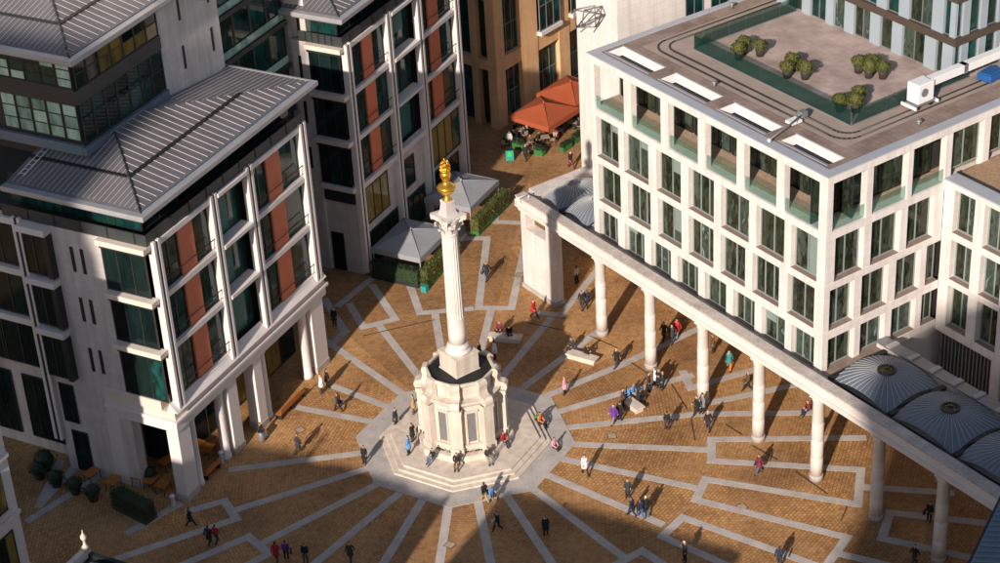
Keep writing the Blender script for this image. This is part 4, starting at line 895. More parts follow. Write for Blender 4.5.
canopy([Lq(.7,-5.0),Lq(6.1,-5.0),Lq(6.1,-.4),Lq(.7,-.4)], 2.5, 3.35, 'canopy', 'grey pyramid canopy beside the foot of the panelled office, nearer the urn column', 'pyramid_canopy', 'canopy')
canopy([Lq(9.7,-4.9),Lq(15.1,-4.9),Lq(15.1,-.4),Lq(9.7,-.4)], 2.5, 3.35, 'canopy', 'grey pyramid canopy nearer the orange parasols', 'pyramid_canopy', 'canopy')
hedge('clipped_hedge', Lq(.5,-5.3), Lq(6.3,-5.3), .75, 1.6, 'long clipped hedge in trough in front of the grey canopy nearer the urn column')
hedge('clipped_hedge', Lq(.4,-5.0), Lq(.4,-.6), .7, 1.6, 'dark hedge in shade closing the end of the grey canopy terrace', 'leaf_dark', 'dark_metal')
hedge('clipped_hedge', Lq(9.5,-5.3), Lq(15.4,-5.3), .75, 1.6, 'long clipped hedge in trough in front of the grey canopy nearer the orange parasols')
def box_post(p, label):
    o = empty('planter_post', (p[0],p[1],0), LA, label, 'planter'); MB().box(-.25,.25,-.25,.25,0,.55).build('box', M['turquoise'], o, bevel=.02)
    f = MB(); rng = random.Random(4); leaves(f, [((rng.uniform(-.3,.3), rng.uniform(-.3,.3), .7+rng.random()*.5), (0,0,1)) for _ in range(120)], .16, rng); f.build('foliage', M['leaf'], o)
box_post(Lq(-.1,-5.7), 'turquoise planter box with a small shrub at the hedge corner')
def OQ(x, y): return (x, y)
ua, ub = Vector((math.cos(OA), math.sin(OA))), Vector((math.sin(OA), -math.cos(OA)))
for (cx, cy, lab) in ((8.9,47.2,'square orange parasol over cafe tables, the one nearer the turquoise sign'), (11.7,51.3,'square orange parasol over cafe tables, the one against the white tower')):
    c = Vector((cx, cy)); canopy([c-ua*2.4-ub*2.3, c+ua*2.4-ub*2.3, c+ua*2.4+ub*2.3, c-ua*2.4+ub*2.3], 2.6, 3.5, 'umbrella', lab, 'cafe_parasol', 'parasol', False)
for i, (x, y, l) in enumerate([(6.4,45.2,'low green box planter at the cafe edge, nearest the panelled office'), (8.0,43.9,'low green box planter at the cafe edge in front of the parasol corner'), (10.6,44.4,'low green box planter at the cafe edge facing the colonnade'), (11.8,46.0,'low green box planter at the cafe edge beside the white tower')]):
    d = ub if i < 2 else ua; hedge('cafe_planter', (x-d.x*.7,y-d.y*.7), (x+d.x*.7,y+d.y*.7), .5, .85, l, 'leaf_dark', 'planter_green', 260, 'planter', trough=.5)
def table(x, y, rz, label, m='orange_wood', s=.75, cat='table', group=None, L=1.0):
    o = empty('cafe_table', (x,y,0), rz, label, cat, group)
    for k in range(4): MB().box(-s*L/2, s*L/2, -s/2+s*k/4+.01, -s/2+s*(k+1)/4-.01, .7, .74).build('top_slat', M[m], o)
    for a in (-1,1):
        for b in (-1,1): MB().tube((a*(s*L/2-.08),b*(s/2-.08),0), (a*(s*L/2-.1),b*(s/2-.1),.7), .03, n=6).build('leg', M['dark_metal'], o)
    MB().box(-s*L/2+.1, s*L/2-.1, -.03, .03, .3, .34).build('stretcher', M['dark_metal'], o)
    return o
def chair(x, y, rz, label, m='wood', group=None):
    o = empty('cafe_chair', (x,y,0), rz, label, 'chair', group)
    MB().box(-.22,.22,-.22,.22,.43,.47).build('seat', M[m], o); MB().box(-.22,.22,.18,.23,.5,.88).build('backrest', M[m], o)
    for a in (-1,1):
        for b in (-1,1): MB().box(a*.2-.02,a*.2+.02,b*.2-.02,b*.2+.02,0,.43 if b < 0 else .88).build('leg', M['dark_metal'], o)
    return o
tgrp = 'wooden tables under the orange parasols'; cgrp = 'chairs under the orange parasols'
for i, (a, b) in enumerate([(-2.6,-1.4),(-2.4,.6),(-.6,-1.6),(-.4,.9),(1.5,-1.3),(1.6,1.0),(3.6,-.9),(3.8,1.2),(5.6,0)]):
    c = Vector((9.6,48.3))-Vector((ua.x*2.0, ua.y*2.0))+ua*a*.9+ub*b*1.15
    table(c.x, c.y, OA+i*.3, 'small square wooden cafe table under the orange parasols', 'wood', group=tgrp)
    for k in range(2):
        an = OA+i*.7+k*math.pi; q = c+Vector((math.cos(an), math.sin(an)))*.7; chair(q.x, q.y, an-math.pi/2, 'cafe chair drawn up to a table under the orange parasols', group=cgrp)
# wooden tables on the terrace by the arcade
TT = [(52,424,'arcade side table in front of the grey stone wall, the outer one'),(93,480,'orange wooden table in front of the grey stone wall, the outer one'),(114,488,'orange wooden table in front of the grey stone wall, beside the clipped hedge'),(140,483,'orange wooden table beyond the hedge, the first from the wall'),(152,487,'orange wooden table beyond the hedge, the middle one'),(164,491,'orange wooden table beyond the hedge, beside the corner pier'),
      (198,452,'orange wooden table inside the arcade, the inner one'),(208,456,'orange wooden table inside the arcade, beside the corner pier'),(168,468,'orange wooden table inside the corner of the arcade')]
for x, y, l in TT[1:]:
    p = G(x, y); table(p.x, p.y, LA+.15*math.sin(x), l, L=1.35, s=.85)
for i, (x, y, rx, ry, l) in enumerate([(252,418,0,0,'wooden bench screen along the arcade front, nearer the far column'),(238,432,0,0,'wooden bench screen along the arcade front, nearer the middle pier'),(205,472,0,0,'long wooden bench along the arcade beside the corner pier')]):
    pp = loc_w(LORG, (13.6,11.9,3.4)[i], (-.5,-.5,.4)[i])
    o = empty('wooden_bench', pp, LA, l, 'bench')
    for k in range(3): MB().box(-.85,.85,-.25+.17*k,-.1+.17*k,.42,.46).build('seat_slat', M['orange_wood'], o)
    for k in range(3): MB().box(-.85,.85,-.32,-.28,.5+.16*k,.62+.16*k).build('back_slat', M['orange_wood'], o)
    for a in (-.75,.75): MB().box(a-.04,a+.04,-.3,.26,0,.42).build('leg', M['dark_metal'], o)
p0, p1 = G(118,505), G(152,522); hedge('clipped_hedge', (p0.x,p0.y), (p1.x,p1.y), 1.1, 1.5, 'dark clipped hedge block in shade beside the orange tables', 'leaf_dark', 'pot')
def ball_shrub(x, y, r, h, label, leafm, potm='pot', group=None, potr=.32, poth=.5, n=300):
    o = empty('potted_shrub', (x,y,h), x*3, label, 'potted shrub', group)
    MB().lathe([(potr*.75,0),(potr,poth),(potr*.95,poth+.02),(potr*.85,poth-.06)], 14).build('pot', M[potm], o)
    f = MB(); rng = random.Random(int(x*37+y*91)); zc = poth+r*.55
    f.lathe([(r*.3,zc-r*.75),(r*.75,zc-r*.45),(r*.85,zc),(r*.6,zc+r*.55),(r*.15,zc+r*.8)], 10)
    pts = []
    for _ in range(n):
        d = Vector((rng.gauss(0,1), rng.gauss(0,1), rng.gauss(0,1))).normalized(); rr = r*rng.uniform(.8,1.1)*(1+.16*math.sin(d.x*4+x)*math.cos(d.y*3+y*2))
        pts.append((Vector((d.x*rr, d.y*rr, zc+d.z*rr*.72)), d))
    leaves(f, pts, .15, rng); f.build('foliage', M[leafm], o)
    return o
for i, (x, y, l) in enumerate([(40,478,'dark potted shrub next to the large bush in the alley'),(57,486,'dark potted shrub second from the large bush in the alley'),(76,493,'dark potted shrub between the outer table and the alley paving'),(94,500,'dark potted shrub next to the dark clipped hedge block')]):
    p = G(x, y); ball_shrub(p.x, p.y, .62, 0, l, 'leaf_dark', group='dark potted shrubs in the alley', potr=.45)
p = G(151,482); ball_shrub(p.x, p.y, .6, 0, 'taller green bush in a pot under the corner arch', 'leaf_dark', potr=.4)
p = G(46,470); o = ball_shrub(p.x, p.y, .9, 0, 'large dark bush at the foot of the grey stone wall', 'leaf_dark', potr=.5)
# roof terrace pots
FWm = W.matrix_basis
for i, (u, v, l) in enumerate([(7.9,12.63,0),(9.0,13.3,0),(8.71,11.63,0),(12.23,9.91,1),(12.21,8.85,1),(12.84,8.1,1),(7.03,6.35,2),(7.75,5.55,2),(8.9,6.4,2),(8.3,17.7,3),(8.9,16.6,3),(7.4,17.2,3),(12.9,9.2,1)]):
    q = Matrix.Translation((24.8,-5.76,0)) @ Matrix.Rotation(R(32.9), 4, 'Z') @ Vector((u, v, 0))
    ball_shrub(q.x, q.y, .5+.12*((i*7)%5)/5, 23.05, ['round green shrub in dark pot by the balustrade middle of the roof terrace','round green shrub in dark pot, cluster nearest the blue panelled wall','round green shrub in dark pot, cluster in the terrace corner','round green shrub in dark pot, cluster at the far end of the terrace'][l], 'leaf_top', n=650, group='pot cluster %s on the roof terrace' % ['one','two','three','four'][l], potr=.36, poth=.62)
def WP(u, v, z): return Matrix.Translation((24.8,-5.76,0)) @ Matrix.Rotation(R(32.9), 4, 'Z') @ Vector((u, v, z))
# window cleaning cradle crane
bm = empty('roof_crane', WP(11.6,3.3,23.1), R(32.9), 'white window-cleaning crane with long arm on the roof track', 'crane')
MB().box(-.75,.75,-.55,.55,.45,1.9).build('housing', M['bmu'], bm, bevel=.06)
MB().lathe([(.3,0),(.3,.06)], 16).build('fan_grille', M['grey_metal'], bm); g_ = [o for o in bm.children if o.name.startswith('fan_grille')][0]; g_.location = (-.2,-.56,1.25); g_.rotation_euler = (R(90),0,0)
for a in (-.6,.6):
    for b in (-.4,.4): w_ = MB().lathe([(.14,-.05),(.14,.05)], 12).build('wheel', M['dark_metal'], bm); w_.location = (a,b,.16); w_.rotation_euler = (R(90),0,0)
MB().box(-1.0,1.0,-.5,.5,.28,.42).build('chassis', M['grey_metal'], bm)
for a in (-1.05,1.05): MB().box(a-.06,a+.06,-.7,.7,.2,.4).build('outrigger', M['bmu'], bm)
MB().box(.6,8.6,-.3,.3,1.3,1.9).build('arm', M['bmu'], bm, bevel=.03); MB().box(8.2,9.6,-.5,.5,1.5,2.1).build('jib_head', M['bmu'], bm, bevel=.04); MB().box(3.9,4.3,-.3,.3,1.25,1.9).build('arm_collar', M['grey_metal'], bm)
MB().box(7.8,8.6,-.15,.15,-.05,1.35).build('arm_support', M['grey_metal'], bm)
dv = empty('davit_arm', WP(3.4,7.0,23.05), R(32.9), 'small grey davit arm projecting over the roof edge above the colonnade', 'davit')
MB().tube((.9,-.1,.55), (-3.3,-1.2,.35), .06, n=6).build('boom', M['grey_metal'], dv); MB().box(-.45,.45,-.35,.35,.12,.3).build('base', M['bmu'], dv); MB().tube((0,-.3,.2), (0,-.3,.55), .07).build('post', M['grey_metal'], dv)
MB().box(.5,1.0,-.3,.2,.35,.75).build('counterweight', M['grey_metal'], dv); MB().lathe([(.1,.2),(.14,.35),(.05,.45)], 10, -3.3, -1.2).build('pulley', M['bmu'], dv)
tp = MB(); tp.box(-.9,.9,-.6,.6,0,.5); tp.box(-.85,.7,-.55,.5,.5,.62); o = tp.build('covered_crate', M['blue_tarp'], None, bevel=.06); o.location = WP(18.5,3.2,23.04); o.rotation_euler[2] = R(40); tag(o, 'blue sheeted crate on the roof beside the white crane', 'crate')
# stone benches on the square
for a, b, l in (((489,339),(522,342),'pale stone slab bench nearest the urn column and end pier'), ((568,356),(597,364),'pale stone slab bench between the column and the second pillar'), ((628,404),(639,412),'pale stone slab bench crowded with people by the pillar')):
    p, q = G(*a), G(*b); d = q-p; o = empty('stone_bench', (p+q)/2, math.atan2(d.y, d.x), l, 'bench'); h = max(d.length/2, .9)
    MB().box(-h,h,-.42,.42,.32,.46).build('slab', M['monument'], o, bevel=.02); MB().box(-h+.12,h-.12,-.32,.32,0,.32).build('plinth', M['monument'], o)
# small signs and stands
p = G(510,160); o = empty('cafe_sign', p, 0, 'bright turquoise and green pavement sign board near the cafe', 'sign')
MB().box(-.35,.35,-.3,-.24,.1,1.1).build('board', M['turquoise'], o); MB().box(-.35,.35,.24,.3,.1,1.1).build('board', M['turquoise'], o); MB().box(-.2,.2,-.32,-.305,.5,1.0).build('emblem', mat('green_print', (.05,.5,.1), .5), o); MB().box(-.36,.36,-.24,.24,1.05,1.13).build('hinge', M['dark_metal'], o)
p = G(487,197); 
p = G(135,478); o = empty('menu_board', p, LA, 'small white framed menu board against the stone wall', 'menu board'); MB().box(-.35,.35,-.05,.05,0,1.3).build('frame', M['bmu'], o); MB().box(-.28,.28,-.07,-.05,.1,1.2).build('sheet', M['cream'], o)
p = G(524,200,8.5); o = empty('roof_handrail', (p.x,p.y,8.42), R(32.9), 'short white handrail on the end of the colonnade roof', 'handrail')
MB().tube((-.9,0,.45), (.5,0,.45), .05).build('rail', M['bmu'], o); [MB().tube((a,0,0), (a,0,.45), .04).build('post', M['bmu'], o) for a in (-.85,.45)]
for i, (x, y, l) in enumerate([(174,507,'grey stone bollard beside the corner pier of the arcade'), (222,463,'short stone bollard with round cap beside the arcade column')]):
    p = G(x, y); o = empty('bollard', p, 0, l, 'bollard'); MB().lathe([(.22,0),(.2,.1),(.16,.14),(.15,.85)], 14).build('shaft', M['granite'], o); MB().lathe([(.15,.85),(.2,.9),(.19,1.0),(.05,1.06)], 14).build('cap', M['trim'], o)

# ------------------------------------------------------------------ people
def body(pose):
    """one continuous figure grown by a Skin modifier from joints; y is forward"""
    J = dict(pelvis=(0,0,.94), waist=(0,0,1.08), chest=(0,0,1.30), neck=(0,.0,1.46), chin=(0,.03,1.53), head=(0,.02,1.63), crown=(0,.0,1.73))
    for s, n in ((-1,'l'), (1,'r')):
        J['sh'+n] = (s*.17,0,1.40); J['el'+n] = (s*.225,-.03,1.13); J['wr'+n] = (s*.215,.06,.90); J['ha'+n] = (s*.205,.09,.81)
        J['hip'+n] = (s*.10,0,.88); J['kn'+n] = (s*.11,.02,.49); J['an'+n] = (s*.115,-.02,.09); J['to'+n] = (s*.13,.15,.035)
    J.update(pose)
    E = [('pelvis','waist','T'),('waist','chest','T'),('chest','neck','T'),('neck','chin','S'),('chin','head','H'),('head','crown','H')]
    for n in 'lr': E += [('chest','sh'+n,'T'),('sh'+n,'el'+n,'T'),('el'+n,'wr'+n,'T'),('wr'+n,'ha'+n,'S'),('pelvis','hip'+n,'B'),('hip'+n,'kn'+n,'B'),('kn'+n,'an'+n,'B'),('an'+n,'to'+n,'F')]
    rad = dict(pelvis=(.17,.135), waist=(.16,.125), chest=(.18,.135), neck=(.06,.06), chin=(.072,.075), head=(.092,.11), crown=(.055,.06))
    for n in 'lr':
        for k, r in (('sh',.085),('el',.062),('wr',.045),('ha',.042),('hip',.115),('kn',.085),('an',.065),('to',.05)): rad[k+n] = (r, r)
    names = list(J); me = bpy.data.meshes.new('skel'); me.from_pydata([J[k] for k in names], [(names.index(a), names.index(b)) for a, b, _ in E], [])
    o = bpy.data.objects.new('skel', me); COL.objects.link(o)
    o.modifiers.new('skin', 'SKIN'); ss = o.modifiers.new('sub', 'SUBSURF'); ss.levels = 1
    sv = me.skin_vertices[0].data
    for i, k in enumerate(names): sv[i].radius = rad[k]; sv[i].use_root = (k == 'pelvis')
    dg = bpy.context.evaluated_depsgraph_get(); em = bpy.data.meshes.new_from_object(o.evaluated_get(dg))
    bpy.data.objects.remove(o)
    slot = dict(S=0, H=0, T=1, B=2, F=3)
    segs = [(Vector(J[a]), Vector(J[b]), t) for a, b, t in E]
    mi = []
    hd = Vector(J['head'])
    for p in em.polygons:
        c = p.center; best = None
        for a, b, t in segs:
            d = b-a; k = max(0, min(1, (c-a).dot(d)/d.length_squared)); q = (c-(a+d*k)).length
            if best is None or q < best[0]: best = (q, t)
        t = best[1]; m = slot[t]
        if t == 'H' and (c.z > hd.z+.035 or c.y < hd.y-.03): m = 4
        mi.append(m)
    # fingers: five short tapered digits on each hand, nose and ears on the head
    bm = bmesh.new(); bm.from_mesh(em)
    for f, m in zip(bm.faces, mi): f.material_index = m; f.smooth = True
    x = MB()
    for n, s in (('l',-1),('r',1)):
        w_, h_ = Vector(J['wr'+n]), Vector(J['ha'+n]); d = (h_-w_).normalized(); side = d.cross(Vector((1,0,0))).normalized()
        for k in range(4): a = h_+side*(k-1.5)*.017; l = (.065,.075,.07,.055)[k]; x.tube(a, a+d*l*.6, .009, .009, 5); x.tube(a+d*l*.6, a+d*l-Vector((s*.015,0,0)), .009, .007, 5)
        a = w_+(h_-w_)*.5+side*.03; x.tube(a, a+side*.03+d*.04, .011, .009, 5)
    x.tube(hd+Vector((0,.1,.0)), hd+Vector((0,.135,-.03)), .012, .018, 5)
    for s in (-1,1): x.tube(hd+Vector((s*.09,0,.0)), hd+Vector((s*.108,-.01,.0)), .025, .02, 6)
    vs = [bm.verts.new(v) for v in x.v]
    for f in x.f: nf = bm.faces.new([vs[i] for i in f]); nf.material_index = 0
    bm.to_mesh(em); bm.free()
    for k in range(5): em.materials.append(None)
    return em
def arm(n, el, wr, ha): return {'el'+n: el, 'wr'+n: wr, 'ha'+n: ha}
def leg(n, kn, an, to): return {'kn'+n: kn, 'an'+n: an, 'to'+n: to}
POSE = {}
POSE['stand'] = {}
POSE['cross'] = {**arm('l',(-.23,-.05,1.15),(-.05,.17,1.16),(.03,.18,1.18)), **arm('r',(.23,-.05,1.15),(.06,.18,1.13),(-.02,.2,1.12))}
POSE['phone'] = {**arm('r',(.25,.0,1.16),(.13,.2,1.3),(.1,.24,1.36)), 'head':(0,.05,1.62), 'crown':(0,.05,1.72)}
POSE['walk'] = {**leg('l',(-.10,.16,.51),(-.11,.30,.10),(-.11,.47,.06)), **leg('r',(.10,.02,.49),(.11,-.30,.16),(.11,-.17,.05)), **arm('l',(-.24,-.14,1.14),(-.25,-.18,.91),(-.25,-.16,.83)), **arm('r',(.24,.06,1.13),(.24,.24,.95),(.23,.29,.88)), 'pelvis':(0,0,.92), 'hipl':(-.1,0,.87), 'hipr':(.1,0,.87)}
POSE['stride'] = {**leg('r',(.10,.20,.52),(.11,.36,.11),(.11,.52,.08)), **leg('l',(-.10,.0,.48),(-.11,-.34,.18),(-.11,-.22,.05)), **arm('r',(.25,-.16,1.14),(.26,-.2,.92),(.26,-.18,.84)), **arm('l',(-.24,.08,1.13),(-.23,.27,.98),(-.22,.33,.92)), 'pelvis':(0,0,.91), 'hipl':(-.1,0,.86), 'hipr':(.1,0,.86)}
_sit = {'pelvis':(0,0,.56), 'waist':(0,-.02,.70), 'chest':(0,0,.93), 'neck':(0,.03,1.09), 'chin':(0,.06,1.16), 'head':(0,.06,1.26), 'crown':(0,.05,1.36)}
for s, n in ((-1,'l'),(1,'r')):
    _sit['sh'+n] = (s*.17,.02,1.03); _sit['el'+n] = (s*.25,.03,.77); _sit['wr'+n] = (s*.16,.24,.66); _sit['ha'+n] = (s*.13,.32,.65)
    _sit['hip'+n] = (s*.1,.04,.53); _sit['kn'+n] = (s*.12,.44,.52); _sit['an'+n] = (s*.12,.45,.09); _sit['to'+n] = (s*.13,.62,.035)
POSE['sit'] = _sit
POSE['lean'] = {**_sit, 'chest':(0,.12,.90), 'neck':(0,.22,1.03), 'chin':(0,.27,1.08), 'head':(0,.30,1.17), 'crown':(0,.31,1.27), 'shl':(-.17,.16,.98), 'shr':(.17,.16,.98), 'ell':(-.2,.28,.74), 'elr':(.2,.28,.74), 'wrl':(-.07,.46,.68), 'wrr':(.07,.46,.68), 'hal':(-.03,.53,.68), 'har':(.03,.53,.68)}
BODY = {k: body(v) for k, v in POSE.items()}
PC = dict(black=(.012,.012,.014), charcoal=(.035,.035,.04), navy=(.015,.02,.05), white=(.72,.72,.72), red=(.42,.02,.02), pink=(.62,.32,.38), purple=(.12,.03,.28), blue=(.10,.28,.55), jeans=(.07,.12,.22), tan=(.42,.27,.13), brown=(.10,.055,.03), grey=(.2,.2,.21), green=(.04,.2,.08), orange=(.65,.18,.03), khaki=(.25,.2,.12), maroon=(.16,.02,.03), teal=(.03,.22,.2), cream=(.6,.53,.42))
CM = {k: mat('cloth_'+k, v, .85, .12, 6) for k, v in PC.items()}
SK = [mat('skin_%s' % k, c, .55, .06, 8) for k, c in zip('abc', ((.55,.33,.24),(.42,.24,.16),(.2,.1,.06)))]
HR = {'dark': mat('hair_dark', (.015,.01,.008), .6), 'fair': mat('hair_fair', (.35,.22,.1), .6), 'white': mat('hair_white', (.7,.68,.65), .6)}
SHOE = mat('shoe', (.015,.013,.012), .5)
def person(x, y, pose, face, top, bot, where, z=0.0, hair='dark', extra=None, up=0.0, group=None):
    p = G(x, y, z)
    act = {'stand':'standing','cross':'standing arms folded','phone':'standing holding a phone','walk':'walking','stride':'striding','sit':'sitting','lean':'sitting leaning forward'}[pose]
    o = put('person', BODY[pose], None, (p.x, p.y, z+up), R(face-90))
    sc_ = random.uniform(.96, 1.05); o.scale = (sc_, sc_, sc_)
    for i, m in enumerate((random.choice(SK[:2] if random.random() < .85 else SK), CM[top], CM[bot], SHOE, HR[hair])):
        o.material_slots[i].link = 'OBJECT'; o.material_slots[i].material = m
    lab = 'person in %s and %s %s %s' % (top, bot, act, where)
    tag(o, lab, 'person', group)
    k_ = int(x*13+y*7) % 5
    if pose in ('stand','cross','phone','walk','stride') and k_ in (0,2,3):
        b = MB(); b.lathe([(.205,1.06),(.215,.9),(.235,.74),(.245,.60),(.225,.61),(.2,.85)], 14, mod=lambda a, z: 1-.16*abs(math.sin(a))+.03*math.sin(a*5)*(1.1-z)); b.build('coat_skirt', CM[top], o)
    if k_ == 1 and z == 0 and pose != 'sit' and extra is None: extra = 'bag'
    if extra == 'bag':
        b = MB(); b.box(-.06,.06,-.17,.17,.55,.83); b.tube((0,-.1,.83), (0,.1,.83), .015); q = b.build('shoulder_bag', CM[('brown','black','cream','navy')[int(x) % 4]], o); q.location = (.34,.05,.02)
    return o
PP = [
 (335,326,'stand',250,'black','charcoal','in the building shadow behind the arcade corner'),
 (322,393,'stand',200,'white','navy','at the last arcade column'),
 (328,388,'stand',20,'black','black','beside the arcade corner pier'),
 (339,412,'walk',140,'charcoal','black','on the sunlit paving before the arcade'),
 (396,427,'stand',330,'charcoal','charcoal','on the edge of the octagonal steps'),
 (414,414,'stand',180,'tan','brown','close against the monument base',.45),
 (409,455,'stand',160,'blue','black','on the step platform beside the shaded buttress',.45),
 (413,442,'cross',140,'black','charcoal','behind the one in blue on the platform',.45),
 (299,453,'walk',200,'charcoal','charcoal','near the shaded paving bands by the arcade'),
 (365,464,'stand',240,'black','black','on the granite ring in the shade'),
 (191,527,'stride',20,'black','black','outside the corner pier'),
 (210,545,'walk',60,'navy','black','beside the one carrying red'),
 (217,544,'walk',60,'red','charcoal','in the shade below the corner pier'),
 (277,562,'walk',80,'red','brown','in the shade by the framed paving band'),
 (287,560,'stand',90,'purple','navy','in the shade by the framed paving band'),
 (306,563,'stand',260,'black','charcoal','between two shaded paving bands'),
 (351,562,'walk',250,'charcoal','navy','on the shaded brick wedge'),
 (485,503,'walk',120,'black','tan','just off the lower steps'),
 (492,505,'walk',130,'blue','grey','just off the lower steps',0,'fair'),
 (498,531,'stride',220,'black','black','at the shadow edge below the steps'),
 (546,536,'stand',100,'black','black','on the shaded wedge below the monument'),
 (585,475,'walk',290,'white','navy','in the sun beyond the granite ring'),
 (628,498,'stand',260,'charcoal','black','throwing a long shadow across the band'),
 (632,517,'walk',130,'navy','navy','in the group of three on the brick paving'),
 (641,519,'walk',110,'navy','jeans','in the group of three on the brick paving'),
 (646,516,'walk',100,'black','jeans','with white hair in the group of three',0,'white'),
 (685,562,'phone',200,'black','black','with fair hair on the framed paving',0,'white'),
 (667,430,'stand',90,'black','charcoal','alone below the crowded bench'),
 (614,424,'walk',220,'purple','grey','beside the crowded bench'),
 (620,421,'stand',60,'black','black','at the near end of the crowded bench'),
 (623,407,'stand',330,'brown','black','at the crowded bench'),
 (628,401,'sit',210,'blue','navy','at the crowded bench'),
 (633,398,'sit',320,'blue','grey','at the crowded bench',0,'fair'),
 (638,405,'lean',40,'black','black','at the crowded bench'),
 (649,392,'stand',340,'charcoal','black','by the foot of the second pillar'),
 (655,386,'stand',210,'white','black','by the foot of the second pillar'),
 (663,390,'stand',160,'charcoal','navy','by the foot of the second pillar',0,'fair'),
 (659,388,'cross',250,'black','black','by the foot of the second pillar'),
 (617,367,'walk',220,'black','charcoal','between the slab bench and the pillar',0,'fair'),
 (565,395,'stand',150,'pink','navy','alone in the sun near the steps',0,'fair'),
 (572,352,'sit',230,'charcoal','black','on the middle slab bench',0,'dark',None,0),
 (585,357,'lean',320,'black','black','on the middle slab bench'),
 (500,335,'sit',250,'maroon','black','on the slab bench behind the monument'),
 (509,338,'lean',280,'black','navy','on the slab bench behind the monument'),
 (495,359,'stand',200,'white','black','behind the monument base'),
 (480,361,'walk',160,'black','black','behind the monument base'),
 (534,318,'walk',320,'red','black','before the end pier of the colonnade'),
 (487,280,'walk',240,'black','navy','on the open paving behind the column'),
 (577,284,'stand',130,'cream','black','under the colonnade beside the end pier'),
 (582,309,'walk',250,'black','charcoal','in the pair leaving the colonnade'),
 (587,307,'walk',250,'navy','black','in the pair leaving the colonnade'),
 (664,341,'walk',230,'black','black','under the colonnade beside the one in red'),
 (677,338,'walk',240,'red','grey','under the colonnade'),
 (672,343,'walk',240,'charcoal','navy','under the colonnade beside the one in red'),
 (713,353,'stand',180,'brown','black','under the colonnade behind the third pillar'),
 (729,370,'walk',260,'teal','orange','in the pillar shadow under the colonnade'),
 (748,391,'stride',200,'brown','black','under the colonnade before the fourth pillar',0,'fair'),
 (808,415,'sit',200,'maroon','navy','under the colonnade by the fifth pillar'),
 (697,416,'walk',190,'black','black','at the foot of the third pillar'),
 (703,413,'stand',200,'grey','black','at the foot of the third pillar'),
 (708,430,'walk',260,'black','navy','near the third pillar with fair hair',0,'white'),
 (759,474,'walk',200,'maroon','jeans','near the fourth pillar in the sun',0,'dark','bag'),
 (779,567,'walk',70,'navy','charcoal','on the near framed paving'),
 (929,522,'stand',230,'black','black','in the shade behind the far pillar'),
 (914,566,'walk',200,'black','charcoal','in the shade on the near paving'),
 (822,435,'stand',180,'black','charcoal','in the shadow behind the fifth pillar'),
 (510,147,'stand',260,'white','black','at the corner of the orange parasol'),
 (571,168,'walk',300,'black','maroon','on the lane behind the colonnade roof'),
 (526,160,'walk',250,'black','black','beside the turquoise sign'),
 (462,150,'walk',250,'brown','black','in the shaded lane beside the panelled block'),
 (261,437,'sit',330,'charcoal','white','at the middle arcade pier'),
 (433,457,'sit',215,'black','jeans','on the monument bench',.95,'dark',None,-.5),
 (457,462,'sit',262,'black','brown','on the monument bench corner',.95,'dark',None,-.5),
 (488,456,'sit',290,'charcoal','grey','on the monument bench',.95,'dark',None,-.5),
 (503,440,'sit',320,'red','navy','on the monument bench',.95,'dark',None,-.5),
 (540,424,'sit',330,'orange','black','on the upper step of the monument',.3,'dark',None,-.32),
 (536,421,'lean',330,'green','navy','on the upper step of the monument',.3,'dark',None,-.32),
 (554,449,'sit',320,'pink','black','on the paving beside the lower step',0,'dark',None,-.3)]
for a in PP: person(*a)
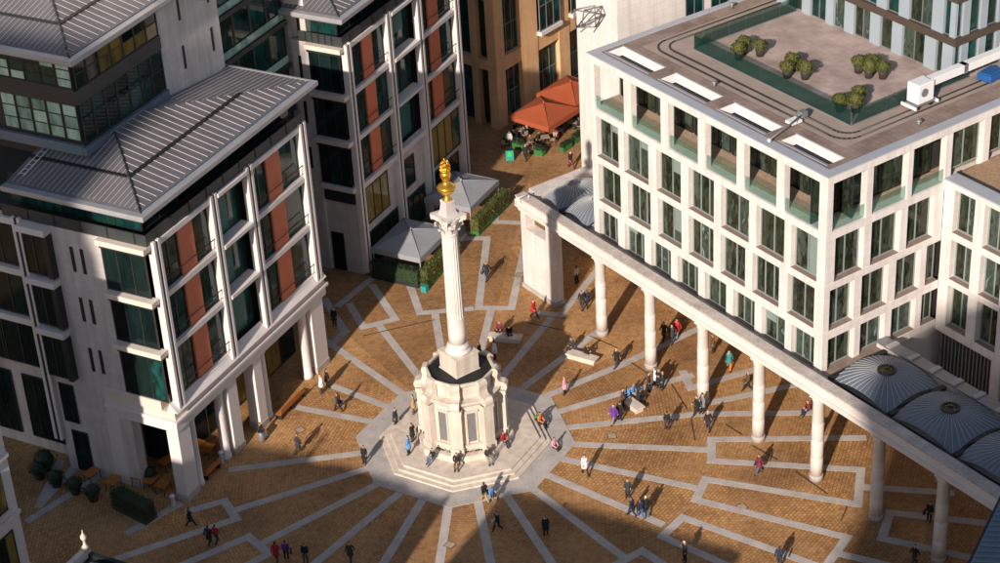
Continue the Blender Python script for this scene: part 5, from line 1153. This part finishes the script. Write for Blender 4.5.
for i, (a, b) in enumerate([(-2.6,-1.4),(-2.4,.6),(-.6,-1.6),(-.4,.9),(1.5,-1.3),(1.6,1.0),(3.6,-.9),(3.8,1.2),(5.6,0)]):
    c = Vector((9.6,48.3))-Vector((ua.x*2.0, ua.y*2.0))+ua*a*.9+ub*b*1.15
    for k in range(2):
        if (i+k) % 5 == 4: continue
        an = OA+i*.7+k*math.pi; q = c+Vector((math.cos(an), math.sin(an)))*.68
        t = random.choice(('black','red','navy','white','brown','maroon','grey')); o = person(500,281,'sit',0,t,'black','')
        o.location = (q.x, q.y, -.03); o.rotation_euler[2] = an+math.pi/2
        o['label'] = 'person in %s sitting at a cafe table under the orange parasols' % t; o['group'] = 'people seated under the orange parasols in %s' % t

# ------------------------------------------------------------------ small rooftop and street details
for k, (u, v) in enumerate([(9.5,1.3),(13.0,24.4),(20.5,1.2),(3.1,14.9)]):
    o = empty('roof_vent', WP(u, v, 23.02), R(32.9), 'small grey mushroom vent on the white office roof, %s' % ['beside the crane','at the far roof edge','beyond the blue crate','beside the davit arm'][k], 'vent')
    MB().lathe([(.1,0),(.1,.35)], 10).build('pipe', M['grey_metal'], o); MB().lathe([(.2,.33),(.22,.4),(.08,.5)], 12).build('cowl', M['grey_metal'], o)
for k, v in enumerate((8.4, 9.0)):
    pass
ld = empty('roof_ladder', loc_w(LORG, .6, 10.2, 23.75), LA, 'metal access ladder lying up the zinc roof by the glazed storeys', 'ladder')
for a in (-.22,.22): MB().tube((0,a,.12), (4.2,a,1.0), .035, n=5).build('rail', M['seam'], ld)
for k in range(9): MB().tube((.2+.46*k,-.22,.16+.096*k), (.2+.46*k,.22,.16+.096*k), .025, n=5).build('rung', M['seam'], ld)
for k, (x, y, l) in enumerate([(612,436,'on the sunlit paving beyond the steps'),(742,507,'on the framed paving near the pillars'),(300,430,'before the arcade'),(450,545,'on the wedge below the steps'),(520,275,'on the open paving by the end pier')]):
    p = G(x, y); o = empty('manhole_cover', (p.x,p.y,.002), .3*k, 'square iron manhole cover %s' % l, 'manhole cover'); MB().box(-.34,.34,-.34,.34,0,.012).build('frame', M['brown_metal'], o); MB().box(-.29,.29,-.29,.29,.012,.016).build('lid', M['wood'], o)
p = G(262,441); o = empty('waste_bin', p, LA, 'round steel litter bin at the middle arcade pier', 'bin'); MB().lathe([(.22,0),(.24,.05),(.25,.8),(.2,.84)], 16).build('drum', M['grey_metal'], o); MB().lathe([(.25,.84),(.22,.9),(.1,.93)], 16).build('lid', M['dark_metal'], o)
